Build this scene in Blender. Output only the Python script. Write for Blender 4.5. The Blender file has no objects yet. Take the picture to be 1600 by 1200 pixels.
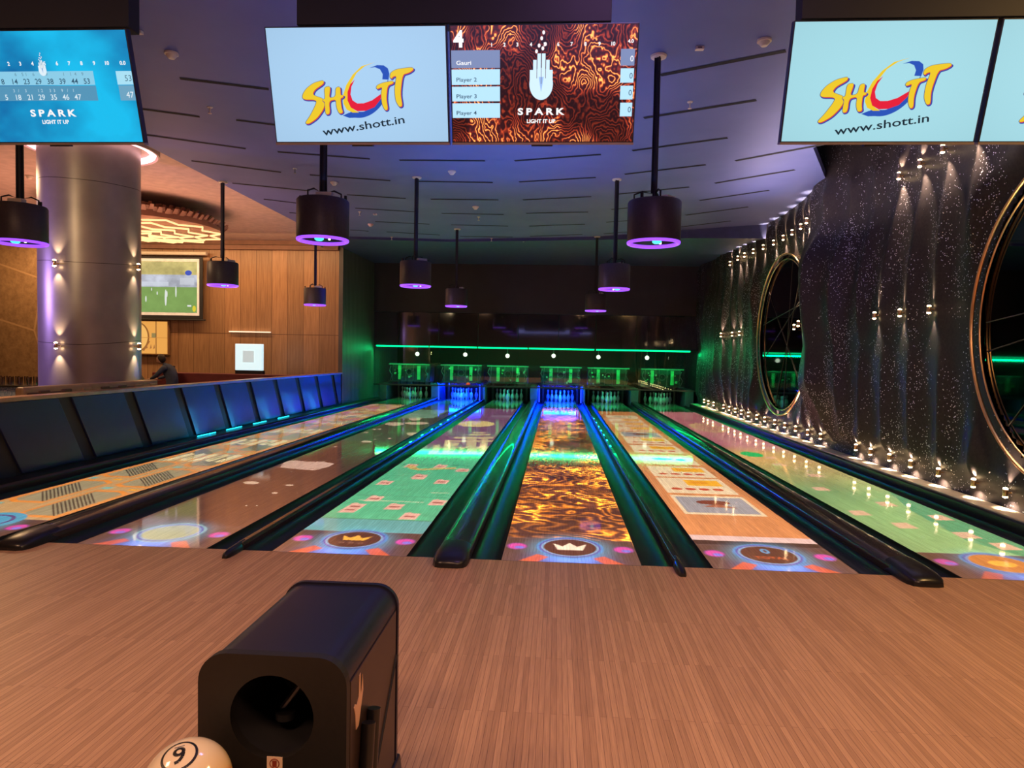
import bpy, bmesh, math, random
import numpy as np
from mathutils import Vector, Matrix

# ------------------------------------------------------------------ camera
SC = bpy.context.scene
COL = SC.collection
FPX, YAW, PITCH, ROLL = 1068.9, 0.06479, 0.04197, 0.01955
CAM = Vector((-0.140, -5.118, 1.555))
_F = Vector((-math.sin(YAW), math.cos(YAW), 0)); _R = Vector((math.cos(YAW), math.sin(YAW), 0)); _U = Vector((0, 0, 1))
F2 = _F * math.cos(PITCH) - _U * math.sin(PITCH); U2 = _U * math.cos(PITCH) + _F * math.sin(PITCH)
R3 = _R * math.cos(ROLL) + U2 * math.sin(ROLL); U3 = U2 * math.cos(ROLL) - _R * math.sin(ROLL)
cd = bpy.data.cameras.new('camera'); cam = bpy.data.objects.new('camera', cd); COL.objects.link(cam)
cd.sensor_fit = 'HORIZONTAL'; cd.sensor_width = 36.0; cd.lens = FPX / 1600 * 36.0; cd.clip_start = 0.05
M3 = Matrix((R3, U3, -F2)).transposed()
cam.matrix_world = Matrix.Translation(CAM) @ M3.to_4x4()
SC.camera = cam

def at(u, v, X=None, Y=None, Z=None):
    """point of the room seen at (u, v) of the 1600x1200 frame, on the plane X, Y or Z = value"""
    d = F2 + R3 * ((u - 800) / FPX) + U3 * ((600 - v) / FPX)
    if X is not None: t = (X - CAM.x) / d.x
    elif Y is not None: t = (Y - CAM.y) / d.y
    else: t = (Z - CAM.z) / d.z
    return CAM + d * t

# ------------------------------------------------------------------ world, exposure, big lights
W = bpy.data.worlds.new('world'); SC.world = W; W.use_nodes = True
W.node_tree.nodes['Background'].inputs[0].default_value = (0.05, 0.05, 0.09, 1)
W.node_tree.nodes['Background'].inputs[1].default_value = 0.15
vs = SC.view_settings
vs.view_transform = 'Standard'; vs.look = 'None'; vs.gamma = 1; vs.use_curve_mapping = False; vs.exposure = 0.0

def area(name, loc, rot, size, power, color, size_y=None, spread=math.pi, parent=None):
    l = bpy.data.lights.new(name, 'AREA'); l.energy = power; l.color = color; l.size = size; l.spread = spread
    if size_y: l.shape = 'RECTANGLE'; l.size_y = size_y
    o = bpy.data.objects.new(name, l); COL.objects.link(o); o.location = loc; o.rotation_euler = rot
    return o
def spot(name, loc, aim, power, color, angle, blend=0.5, r=0.02):
    l = bpy.data.lights.new(name, 'SPOT'); l.energy = power; l.color = color; l.spot_size = angle; l.spot_blend = blend; l.shadow_soft_size = r
    o = bpy.data.objects.new(name, l); COL.objects.link(o); o.location = loc
    o.rotation_euler = (Vector(aim) - Vector(loc)).to_track_quat('-Z', 'Y').to_euler()
    return o
def point(name, loc, power, color, r=0.05):
    l = bpy.data.lights.new(name, 'POINT'); l.energy = power; l.color = color; l.shadow_soft_size = r
    o = bpy.data.objects.new(name, l); COL.objects.link(o); o.location = loc
    return o
WARM = (1.0, 0.53, 0.29)
# downlights over the seating side, behind and above the camera
for x, y, p in ((-4.6, -4.0, 118), (-1.5, -6.3, 145), (1.6, -6.0, 135)):
    area('concourse_light', (x, y, 4.4), (0, 0, 0), 0.9, p, WARM)
area('concourse_light', (3.9, -2.2, 4.3), (0, 0.1, 0), 0.5, 140, (1.0, 0.58, 0.20))
area('concourse_light', (0.2, -1.4, 4.3), (0, 0, 0), 0.5, 14, (0.75, 0.35, 1.0))  # no downlight: unseen violet lamp added to tint the approach boards
# unseen fill lamps added to wash the ceiling blue, pinkish by the glitter wall
area('ceiling_fill', (-0.9, -0.40, 3.0), (math.radians(165), 0, 0), 2.6, 9, (0.12, 0.18, 1.0), 0.12, math.radians(130))
area('ceiling_fill', (-0.9, 4.2, 3.3), (math.radians(180), 0, 0), 3.4, 50, (0.10, 0.26, 1.0), 5.0)
area('ceiling_fill', (-0.5, -4.5, 3.1), (math.radians(165), 0, 0), 5.0, 38, (0.34, 0.36, 1.0), 1.0)
area('ceiling_fill', (3.3, 4.6, 3.6), (math.radians(180), math.radians(8), 0), 0.5, 62, (1.0, 0.74, 0.72), 6.0)
# bar side
area('bar_light', (-10.5, 6.0, 4.55), (0, 0, 0), 1.5, 150, (1.0, 0.62, 0.30))
area('bar_light', (-9.3, 12.3, 4.5), (math.radians(22), 0, 0), 5.5, 115, (1.0, 0.58, 0.27), 0.4)
area('bar_light', (-14.5, 12.3, 4.4), (math.radians(24), 0, 0), 3.5, 130, (1.0, 0.60, 0.28), 0.4)  # unseen lamp added to brighten the bronze wall
area('bar_light', (-9.0, 8.0, 1.6), (math.radians(180), 0, 0), 3.5, 190, (1.0, 0.45, 0.28), 4.0)
spot('column_fill', (-11.6, 2.6, 2.6), (-7.9, 4.9, 2.4), 620, (0.48, 0.30, 1.0), math.radians(60), .6, .15)  # unseen spots added to tint the column violet and amber
spot('column_fill', (-6.9, -3.2, 4.2), (-7.35, 5.0, 3.3), 420, (1.0, 0.72, 0.40), math.radians(26), .9, .15)
# green strip light over the pins
area('strip_light', (-0.9, 17.1, 1.76), (math.radians(6), 0, 0), 10.4, 120, (0.0, 1.0, 0.22), 0.05, math.radians(150))
area('strip_light', (-0.9, 17.15, 1.70), (math.radians(-60), 0, 0), 10.4, 48, (0.0, 1.0, 0.25), 0.045)
SC.cycles.use_adaptive_sampling = False

# ------------------------------------------------------------------ materials
def lin(c):
    return tuple(((v / 255) / 12.92 if v / 255 <= 0.04045 else ((v / 255 + 0.055) / 1.055) ** 2.4) for v in c)
class NT:
    def __init__(s, nt): s.nt = nt
    def n(s, t, **k):
        nd = s.nt.nodes.new(t)
        for a, b in k.items(): setattr(nd, a, b)
        return nd
    def set(s, sock, v):
        if hasattr(v, 'links') or isinstance(v, bpy.types.NodeSocket): s.nt.links.new(v, sock)
        elif v is not None: sock.default_value = v
    def math(s, op, a, b=None, c=None, clamp=False):
        nd = s.n('ShaderNodeMath', operation=op); nd.use_clamp = clamp
        for i, v in enumerate((a, b, c)):
            if v is not None: s.set(nd.inputs[i], v)
        return nd.outputs[0]
    def mix(s, f, a, b, mode='MIX'):
        nd = s.n('ShaderNodeMix', data_type='RGBA', blend_type=mode)
        s.set(nd.inputs[0], f); s.set(nd.inputs[6], a); s.set(nd.inputs[7], b)
        return nd.outputs[2]
    def ramp(s, f, stops):
        nd = s.n('ShaderNodeValToRGB'); e = nd.color_ramp.elements
        while len(e) < len(stops): e.new(0.5)
        for el, (p, c) in zip(e, stops): el.position = p; el.color = c if len(c) == 4 else (*c, 1)
        s.set(nd.inputs[0], f); return nd.outputs[0]
    def coord(s, kind='Object', scale=(1, 1, 1), rot=(0, 0, 0), loc=(0, 0, 0)):
        tc = s.n('ShaderNodeTexCoord'); mp = s.n('ShaderNodeMapping')
        mp.inputs['Scale'].default_value = scale; mp.inputs['Rotation'].default_value = rot; mp.inputs['Location'].default_value = loc
        s.nt.links.new(tc.outputs[kind], mp.inputs[0]); return mp.outputs[0]
    def noise(s, vec, scale=5, detail=3, rough=0.5):
        nd = s.n('ShaderNodeTexNoise'); s.set(nd.inputs['Vector'], vec); nd.inputs['Scale'].default_value = scale
        nd.inputs['Detail'].default_value = detail; nd.inputs['Roughness'].default_value = rough; return nd.outputs[0]
    def bump(s, h, strength=0.2, dist=0.01):
        nd = s.n('ShaderNodeBump'); nd.inputs['Strength'].default_value = strength; nd.inputs['Distance'].default_value = dist
        s.set(nd.inputs['Height'], h); return nd.outputs[0]
MATS = {}
def mat(name, color=(0.5, 0.5, 0.5), rough=0.5, metal=0.0, emit=None, strength=0.0, var=0.12, nscale=6.0, spec=0.5, coat=0.0, bump=0.0):
    if name in MATS: return MATS[name]
    m = bpy.data.materials.new(name); m.use_nodes = True; t = NT(m.node_tree); b = m.node_tree.nodes['Principled BSDF']
    n = t.noise(t.coord(), nscale, 3)
    c0 = tuple(max(0, c * (1 - var)) for c in color); c1 = tuple(min(1, c * (1 + var)) for c in color)
    t.set(b.inputs['Base Color'], t.ramp(n, [(0.3, c0), (0.7, c1)]))
    b.inputs['Roughness'].default_value = rough; b.inputs['Metallic'].default_value = metal
    b.inputs['Specular IOR Level'].default_value = spec; b.inputs['Coat Weight'].default_value = coat
    if emit: b.inputs['Emission Color'].default_value = (*emit, 1); b.inputs['Emission Strength'].default_value = strength
    if bump: t.set(b.inputs['Normal'], t.bump(n, bump))
    MATS[name] = m; return m
def newmat(name):
    m = bpy.data.materials.new(name); m.use_nodes = True; MATS[name] = m
    return m, NT(m.node_tree), m.node_tree.nodes['Principled BSDF']

def board_mat(name, c_lo, c_hi, rough, seam, width=0.027, spec=0.5, coat=0.0):
    m, t, b = newmat(name)
    br = t.n('ShaderNodeTexBrick'); t.set(br.inputs['Vector'], t.coord(rot=(0, 0, math.pi / 2)))
    br.inputs['Scale'].default_value = 1.0; br.inputs['Brick Width'].default_value = 1.1; br.inputs['Row Height'].default_value = width
    br.inputs['Mortar Size'].default_value = 0.0011; br.inputs['Mortar Smooth'].default_value = 0.3; br.inputs['Bias'].default_value = 0.0
    br.inputs['Color1'].default_value = (*c_lo, 1); br.inputs['Color2'].default_value = (*c_hi, 1); br.inputs['Mortar'].default_value = (*seam, 1)
    g = t.noise(t.coord(scale=(60, 1.5, 1)), 3.0, 4, 0.6)
    c = t.mix(0.55, br.outputs[0], t.ramp(g, [(0.3, (0.55, 0.55, 0.55)), (0.7, (1.25, 1.25, 1.25))]), 'MULTIPLY')
    t.set(b.inputs['Base Color'], c); b.inputs['Roughness'].default_value = rough
    b.inputs['Specular IOR Level'].default_value = spec; b.inputs['Coat Weight'].default_value = coat; b.inputs['Coat Roughness'].default_value = 0.08
    return m
APPROACH = board_mat('approach_boards', (0.45, 0.27, 0.155), (0.60, 0.375, 0.22), 0.42, (0.20, 0.10, 0.06), spec=0.35)
LANEWOOD = board_mat('lane_boards', (0.34, 0.25, 0.19), (0.39, 0.29, 0.225), 0.055, (0.24, 0.16, 0.11), spec=0.5)

# glossy black vinyl, plastics, metals
BLACK = mat('black_plastic', (0.012, 0.012, 0.014), 0.28)
MATTEBLACK = mat('matt_black', (0.010, 0.010, 0.013), 0.6)
GUTTER = mat('gutter_black', (0.010, 0.012, 0.014), 0.33)
CAPM = mat('cap_brown_black', (0.030, 0.022, 0.020), 0.22, coat=0.3)
PINW = mat('pin_white', (0.80, 0.80, 0.78), 0.18, var=0.03)
PINR = mat('pin_red_stripe', (0.55, 0.02, 0.02), 0.25)
GOLD = mat('brushed_brass', (0.75, 0.48, 0.26), 0.28, 1.0)
STEEL = mat('dull_steel', (0.30, 0.31, 0.33), 0.35, 0.9)
CREAM = mat('cream_plastic', (0.75, 0.68, 0.55), 0.5, var=0.05)
GREENPLATE = mat('painted_green_plate', (0.25, 0.75, 0.35), 0.4, var=0.2)
GREENLED = mat('green_tube', (0.0, 0.4, 0.15), 0.4, emit=(0.0, 1.0, 0.28), strength=2.0, var=0.0)
CYANLED = mat('cyan_tube', (0.0, 0.3, 0.4), 0.4, emit=(0.02, 0.75, 1.0), strength=2.4, var=0.0)
PURPLELED = mat('violet_ring_glow', (0.2, 0.05, 0.5), 0.4, emit=(0.30, 0.07, 1.0), strength=1.5, var=0.0)
WARMLED = mat('warm_lens', (0.9, 0.7, 0.5), 0.4, emit=(1.0, 0.68, 0.34), strength=22.0, var=0.0)
STRIPLED = mat('warm_zigzag_glow', (0.9, 0.7, 0.4), 0.4, emit=(1.0, 0.66, 0.30), strength=1.1, var=0.0)
WHITELED = mat('white_lamp_glow', (0.9, 0.9, 0.85), 0.4, emit=(1.0, 0.95, 0.80), strength=2.5, var=0.0)

# ------------------------------------------------------------------ mesh helpers
def link(name, me, m, parent=None, smooth=False):
    if m is not None and len(me.materials) == 0: me.materials.append(m)
    if smooth:
        me.polygons.foreach_set('use_smooth', [True] * len(me.polygons))
    o = bpy.data.objects.new(name, me); COL.objects.link(o)
    if parent: o.parent = parent
    return o
def frombm(name, bm, m, parent=None, smooth=False, bevel=0, loc=None, sharp=True):
    me = bpy.data.meshes.new(name); bmesh.ops.recalc_face_normals(bm, faces=bm.faces); bm.to_mesh(me); bm.free()
    o = link(name, me, m, parent, smooth)
    if smooth and sharp:
        try: me.set_sharp_from_angle(angle=math.radians(38))
        except Exception: pass
    if bevel:
        md = o.modifiers.new('bevel', 'BEVEL'); md.width = bevel; md.segments = 2; md.limit_method = 'ANGLE'
    if loc is not None: o.location = loc
    return o
def bbox(bm, x0, x1, y0, y1, z0, z1):
    v = [bm.verts.new(p) for p in ((x0, y0, z0), (x1, y0, z0), (x1, y1, z0), (x0, y1, z0), (x0, y0, z1), (x1, y0, z1), (x1, y1, z1), (x0, y1, z1))]
    for f in ((0, 3, 2, 1), (4, 5, 6, 7), (0, 1, 5, 4), (1, 2, 6, 5), (2, 3, 7, 6), (3, 0, 4, 7)): bm.faces.new([v[i] for i in f])
    return v
def box(name, x0, x1, y0, y1, z0, z1, m, parent=None, bevel=0):
    bm = bmesh.new(); bbox(bm, x0, x1, y0, y1, z0, z1); return frombm(name, bm, m, parent, bevel=bevel)
def tube_bm(bm, pts, r, seg=8, closed=False):
    pts = [Vector(p) for p in pts]; n = len(pts); rings = []
    rr = r if isinstance(r, (list, tuple)) else [r] * n
    up = None
    for i, p in enumerate(pts):
        a = pts[(i - 1) % n] if (closed or i) else p; b = pts[(i + 1) % n] if (closed or i < n - 1) else p
        t = (b - a).normalized()
        if up is None: up = t.orthogonal().normalized()
        up = (up - t * up.dot(t)).normalized(); s = t.cross(up)
        rings.append([bm.verts.new(p + (up * math.cos(k * 2 * math.pi / seg) + s * math.sin(k * 2 * math.pi / seg)) * rr[i]) for k in range(seg)])
    for i in range(n if closed else n - 1):
        A, B = rings[i], rings[(i + 1) % n]
        for k in range(seg): bm.faces.new((A[k], A[(k + 1) % seg], B[(k + 1) % seg], B[k]))
    if not closed: bm.faces.new(list(reversed(rings[0]))); bm.faces.new(rings[-1])
def tube(name, pts, r, m, parent=None, seg=8, closed=False):
    bm = bmesh.new(); tube_bm(bm, pts, r, seg, closed); return frombm(name, bm, m, parent, smooth=True)
def lathe_bm(bm, prof, seg=24, c=(0, 0, 0), cap=True):
    c = Vector(c); rings = []
    for r, z in prof:
        if r < 1e-5: rings.append([bm.verts.new(c + Vector((0, 0, z)))])
        else: rings.append([bm.verts.new(c + Vector((r * math.cos(k * 2 * math.pi / seg), r * math.sin(k * 2 * math.pi / seg), z))) for k in range(seg)])
    for A, B in zip(rings, rings[1:]):
        for k in range(seg):
            k2 = (k + 1) % seg
            if len(A) == 1 and len(B) == 1: continue
            if len(A) == 1: bm.faces.new((A[0], B[k2], B[k]))
            elif len(B) == 1: bm.faces.new((A[k], A[k2], B[0]))
            else: bm.faces.new((A[k], A[k2], B[k2], B[k]))
    if cap:
        if len(rings[0]) > 1: bm.faces.new(list(reversed(rings[0])))
        if len(rings[-1]) > 1: bm.faces.new(rings[-1])
def lathe(name, prof, m, parent=None, seg=24, c=(0, 0, 0), smooth=True, cap=True):
    bm = bmesh.new(); lathe_bm(bm, prof, seg, c, cap); return frombm(name, bm, m, parent, smooth=smooth)
def extrude(name, prof, y0, y1, m, parent=None, axis='Y', smooth=False, bevel=0):
    """closed profile [(a,b)] extruded: axis Y -> (a,y,b); axis X -> (x,a,b); axis Z -> (a,b,z)"""
    bm = bmesh.new()
    f = {'Y': lambda a, b, t: (a, t, b), 'X': lambda a, b, t: (t, a, b), 'Z': lambda a, b, t: (a, b, t)}[axis]
    A = [bm.verts.new(f(a, b, y0)) for a, b in prof]; B = [bm.verts.new(f(a, b, y1)) for a, b in prof]; n = len(prof)
    for i in range(n): bm.faces.new((A[i], A[(i + 1) % n], B[(i + 1) % n], B[i]))
    bm.faces.new(A); bm.faces.new(list(reversed(B)))
    return frombm(name, bm, m, parent, smooth=smooth, bevel=bevel)
def tag(o, label=None, cat=None, group=None, kind=None):
    if label: o['label'] = label
    if cat: o['category'] = cat
    if group: o['group'] = group
    if kind: o['kind'] = kind
    return o
def thing(name, label, cat, loc=(0, 0, 0), rot=(0, 0, 0), group=None):
    o = bpy.data.objects.new(name, None); o.empty_display_size = 0.1; COL.objects.link(o); o.location = loc; o.rotation_euler = rot
    return tag(o, label, cat, group)
def struct(o): o['kind'] = 'structure'; return o
def copy_tree(o, parent=None):
    c = o.copy(); COL.objects.link(c); c.parent = parent
    for ch in list(o.children): copy_tree(ch, c)
    return c
ORD = ['first', 'second', 'third', 'fourth', 'fifth', 'sixth', 'seventh', 'eighth', 'ninth', 'tenth', 'eleventh', 'twelfth', 'thirteenth']

# ------------------------------------------------------------------ picture canvas (numpy) for screens and projected pictures
class Canvas:
    def __init__(s, x0, x1, y0, y1, ppm, bg=(0, 0, 0), ppy=None):
        s.x0, s.y0, s.sx, s.sy = x0, y0, ppm, ppy or ppm
        s.w = int(round((x1 - x0) * s.sx)); s.h = int(round((y1 - y0) * s.sy))
        s.a = np.zeros((s.h, s.w, 3), np.float32); s.a[:] = lin(bg)
    def cover(s, polys, ss=3):
        P = [np.array([((x - s.x0) * s.sx, (y - s.y0) * s.sy) for x, y in p], float) for p in polys]
        allp = np.concatenate(P); i0 = max(0, int(allp[:, 0].min())); i1 = min(s.w, int(allp[:, 0].max()) + 2)
        j0 = max(0, int(allp[:, 1].min())); j1 = min(s.h, int(allp[:, 1].max()) + 2)
        if i1 <= i0 or j1 <= j0: return None
        X = i0 + (np.arange((i1 - i0) * ss) + 0.5) / ss; Y = j0 + (np.arange((j1 - j0) * ss) + 0.5) / ss
        tot = np.zeros((len(Y), len(X)), bool)
        for p in P:
            a0 = max(0, int((p[:, 0].min() - i0) * ss) - 1); a1 = int((p[:, 0].max() - i0) * ss) + 2
            b0 = max(0, int((p[:, 1].min() - j0) * ss) - 1); b1 = int((p[:, 1].max() - j0) * ss) + 2
            xs = X[a0:a1][None, :]; ys = Y[b0:b1][:, None]
            if xs.size == 0 or ys.size == 0: continue
            ins = np.zeros((ys.shape[0], xs.shape[1]), bool)
            for (xa, ya), (xb, yb) in zip(p, np.roll(p, -1, 0)):
                if ya == yb: continue
                cr = ((ya > ys) != (yb > ys)); xi = xa + (ys - ya) * (xb - xa) / (yb - ya)
                ins ^= cr & (xs < xi)
            tot[b0:b1, a0:a1] |= ins
        m = tot.reshape(j1 - j0, ss, i1 - i0, ss).mean((1, 3))
        return m, slice(j0, j1), slice(i0, i1)
    def fill(s, polys, color, alpha=1.0, add=False):
        if polys and not hasattr(polys[0][0], '__len__'): polys = [polys]
        r = s.cover(polys)
        if r is None: return
        m, J, I = r; m = (m * alpha)[..., None]; c = np.array(lin(color), np.float32)
        if add: s.a[J, I] += m * c
        else: s.a[J, I] = s.a[J, I] * (1 - m) + c * m
    def rect(s, x0, x1, y0, y1, color, alpha=1.0, **k): s.fill([(x0, y0), (x1, y0), (x1, y1), (x0, y1)], color, alpha, **k)
    def ell(s, cx, cy, rx, ry, color, alpha=1.0, n=40, **k):
        s.fill([(cx + rx * math.cos(i * 2 * math.pi / n), cy + ry * math.sin(i * 2 * math.pi / n)) for i in range(n)], color, alpha, **k)
    def glow(s, cx, cy, rx, ry, color, amt=1.0, power=2.0):
        Y, X = np.mgrid[0:s.h, 0:s.w]
        j0 = max(0, int((cy - 3 * ry - s.y0) * s.sy)); j1 = min(s.h, int((cy + 3 * ry - s.y0) * s.sy)); i0 = max(0, int((cx - 3 * rx - s.x0) * s.sx)); i1 = min(s.w, int((cx + 3 * rx - s.x0) * s.sx))
        if i1 <= i0 or j1 <= j0: return
        yy = (np.arange(j0, j1)[:, None] / s.sy + s.y0 - cy) / ry; xx = (np.arange(i0, i1)[None, :] / s.sx + s.x0 - cx) / rx
        g = np.exp(-(xx ** 2 + yy ** 2) ** (power / 2)) * amt
        s.a[j0:j1, i0:i1] += g[..., None] * np.array(lin(color), np.float32)
    def text(s, string, x, y, width, height, color, rot=0.0, alpha=1.0, shear=0.0, align='L', bold=0.0, spacing=1.0):
        cu = bpy.data.curves.new('t', 'FONT'); cu.body = string; cu.resolution_u = 3; cu.offset = bold; cu.space_character = spacing
        o = bpy.data.objects.new('t', cu); COL.objects.link(o)
        dg = bpy.context.evaluated_depsgraph_get(); me = o.evaluated_get(dg).to_mesh()
        V = [(v.co.x, v.co.y) for v in me.vertices]; polys = [[V[i] for i in p.vertices] for p in me.polygons]
        o.evaluated_get(dg).to_mesh_clear(); bpy.data.objects.remove(o); bpy.data.curves.remove(cu)
        if not V: return
        ax = np.array(V); mnx, mxx = ax[:, 0].min(), ax[:, 0].max(); mny, mxy = 0.0, 0.72
        kx = width / (mxx - mnx) if width else height / 0.72; ky = height / 0.72; off = -0.5 * (mxx - mnx) * kx if align == 'C' else 0
        c, sn = math.cos(rot), math.sin(rot); out = []
        for p in polys:
            q = []
            for px, py in p:
                X = (px - mnx) * kx + off; Yv = py * ky; X += shear * Yv
                q.append((x + X * c - Yv * sn, y + X * sn + Yv * c))
            out.append(q)
        s.fill(out, color, alpha)
    def image(s, name):
        im = bpy.data.images.new(name, s.w, s.h, alpha=False, float_buffer=True)
        buf = np.ones((s.h, s.w, 4), np.float32); buf[..., :3] = s.a; im.pixels.foreach_set(buf.ravel()); im.update(); im.pack()
        return im
RNG = np.random.default_rng(7)
def fbm(h, w, cell, octs=4):
    out = np.zeros((h, w), np.float32); amp = 1.0; tot = 0
    for o in range(octs):
        ch, cw = cell[0] / 2 ** o, cell[1] / 2 ** o
        gh, gw = int(h / ch) + 3, int(w / cw) + 3; g = RNG.random((gh, gw)).astype(np.float32)
        y = np.arange(h) / ch; x = np.arange(w) / cw; yi = y.astype(int); xi = x.astype(int); fy = (y - yi)[:, None]; fx = (x - xi)[None, :]
        fy = fy * fy * (3 - 2 * fy); fx = fx * fx * (3 - 2 * fx)
        a = g[np.ix_(yi, xi)]; b = g[np.ix_(yi, xi + 1)]; c = g[np.ix_(yi + 1, xi)]; d = g[np.ix_(yi + 1, xi + 1)]
        out += amp * ((a * (1 - fx) + b * fx) * (1 - fy) + (c * (1 - fx) + d * fx) * fy); tot += amp; amp *= 0.5
    return out / tot
def lava(h, w, cell, hot, mid, dark, lines=11.0):
    a = fbm(h, w, cell, 5); b = fbm(h, w, (cell[0] * 1.3, cell[1] * 1.3), 2); big = fbm(h, w, (cell[0] * 0.9, cell[1] * 0.9), 3)
    f = a * 1.0 + b * 0.9
    l = np.abs(np.sin(f * lines * math.pi)); l = (1 - l) ** 1.7
    hotm = np.clip((big - 0.36) * 4.2, 0, 1)
    g = np.clip(l * (0.25 + 1.2 * hotm), 0, 1)[..., None]; core = np.clip(l * hotm * 1.5 - 0.55, 0, 1)[..., None]
    base = np.array(lin(dark)) * (0.4 + 1.2 * hotm[..., None])
    return (base * (1 - g) + np.array(lin(mid)) * g + np.array(lin(hot)) * core).astype(np.float32)

# ------------------------------------------------------------------ lanes: positions
LW = 1.0541
LANE = [(-5.685, -4.631), (-3.899, -2.844), (-2.313, -1.259), (-0.527, 0.527), (1.058, 2.112), (2.844, 3.899)]
LC = [(a + b) / 2 for a, b in LANE]
LEN = 18.98
LDESC = ['the leftmost lane', 'the second lane from the left', 'the third lane from the left', 'the fiery centre lane', 'the lane of food pictures', 'the rightmost lane']
CEIL = 4.52; YB = 17.2; XL = -6.2; XR = 4.42

# ---- the pictures the ceiling projectors throw on the lanes, drawn on the lane plane in metres
PX0, PX1, PY0, PY1 = -5.75, 3.95, 0.0, 17.0
cv = Canvas(PX0, PX1, PY0, PY1, 130)
def zz(u, v): p = at(u, v, Z=0.0); return (p.x, p.y)
def zr(k, pts, ox, oy, s): return [zz(ox + x / s, oy + y / s) for x, y in pts]
def clip_lane(i): return slice(int((LANE[i][0] - PX0) * 130), int((LANE[i][1] - PX0) * 130) + 1)
def console(i, ring=(60, 150, 235), core=(60, 26, 14), dim=1.0):
    c = LC[i]; x0, x1 = LANE[i]
    cv.rect(x0, x1, 0, 0.66, (66, 50, 46), 1.0)
    J = slice(0, int(0.66 * 130)); keep = cv.a[:int(0.9 * 130)].copy()
    cv.glow(c, 0.38, 0.33, 0.37, (30, 150, 200), 1.0 * dim, 4)
    cv.glow(c, 0.05, 0.22, 0.17, (50, 110, 255), 1.5 * dim)
    cv.fill([(c - 0.26, 0.20), (c - 0.17, 0.13), (c - 0.25, 0.0), (c - 0.40, 0.0)], (215, 95, 45), 0.85 * dim)
    cv.fill([(c + 0.26, 0.20), (c + 0.17, 0.13), (c + 0.25, 0.0), (c + 0.40, 0.0)], (215, 95, 45), 0.85 * dim)
    cv.ell(c, 0.42, 0.275, 0.31, ring, dim); cv.ell(c, 0.42, 0.25, 0.28, (70, 80, 200), dim); cv.ell(c, 0.42, 0.235, 0.255, (120, 180, 240), dim); cv.ell(c, 0.42, 0.215, 0.235, core, 1.0)
    for sx in (-1, 1):
        cv.ell(c + sx * 0.43, 0.40, 0.085, 0.10, (120, 60, 150), dim); cv.ell(c + sx * 0.43, 0.40, 0.07, 0.08, (205, 70, 190), dim)
        cv.ell(c + sx * 0.43 + 0.02, 0.37, 0.04, 0.04, (110, 120, 255), dim)
    cv.rect(x0, x1, 0.655, 0.665, (120, 110, 130), 0.6)
    cv.text('PLAYER', c, 0.035, 0.22, 0.045, (120, 190, 255), align='C', alpha=0.7 * dim)
# lane 1: tan road map
s1 = clip_lane(0); cv.a[int(0.5 * 130):int(15.2 * 130), s1] = lin((185, 165, 120))
n1 = fbm(cv.h, 140, (60, 25), 3)
for k in range(8):
    for side in (-1, 1):
        y = 0.75 + k * 1.42 + (0.55 if side < 0 else 0.0); cx_ = LC[0] + side * 0.27
        hexo = [(cx_ - 0.22, y + .1), (cx_ - 0.1, y), (cx_ + 0.22, y), (cx_ + 0.22, y + 1.1), (cx_ + 0.08, y + 1.22), (cx_ - 0.22, y + 1.22)]
        cv.fill(hexo, (225, 150, 60)); hx = [(cx_ + (a - cx_) * .84, y + .6 + (b - y - .6) * .88) for a, b in hexo]; cv.fill(hx, (150, 155, 130))
        if k < 4:
            for q in range(-8, 26):
                yy = y + q * 0.055; a_ = [(cx_ - 0.17, yy + .27), (cx_ + 0.17, yy - .16), (cx_ + 0.17, yy - .135), (cx_ - 0.17, yy + .295)]
                if yy - .16 > y + .04 and yy + .3 < y + 1.12: cv.fill(a_, (40, 42, 34))
        cv.rect(cx_ - .24, cx_ - .14, y - .13, y - .03, (110, 195, 205)); cv.rect(cx_ + .1, cx_ + .2, y + 1.24, y + 1.32, (240, 180, 30))
cv.rect(LANE[0][0], LANE[0][0] + .03, .6, 15, (225, 150, 70)); cv.rect(LANE[0][1] - .03, LANE[0][1], .6, 15, (225, 150, 70))
rr_ = random.Random(3)
for k in range(6):                       # big pale sign shapes lying across the road map
    y = 4.0 + k * 1.75
    for q in range(5):
        cx_ = LC[0] - 0.36 + q * 0.18; cv.fill([(cx_ - .06, y + .1 * (q % 2)), (cx_ + .07, y), (cx_ + .07, y + .62), (cx_ - .05, y + .75)], (228, 232, 190))
        if q % 2: cv.ell(cx_, y + .35, .03, .14, (150, 150, 100))
for k in range(60):
    cx_ = LANE[0][0] + rr_.random() * LW; y = 9.5 + rr_.random() * 5.5
    cv.ell(cx_, y, 0.05 + .12 * rr_.random(), .12 + .3 * rr_.random(), rr_.choice([(228, 215, 180), (220, 200, 150), (190, 120, 90), (150, 130, 90), (190, 110, 180), (120, 150, 160), (232, 232, 200)]), 0.8)
console(0)
cv.ell(LC[0], .55, .3, .34, (60, 170, 225)); cv.ell(LC[0], .55, .22, .25, (70, 70, 150)); cv.ell(LC[0], .55, .19, .21, (50, 170, 230))
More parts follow.
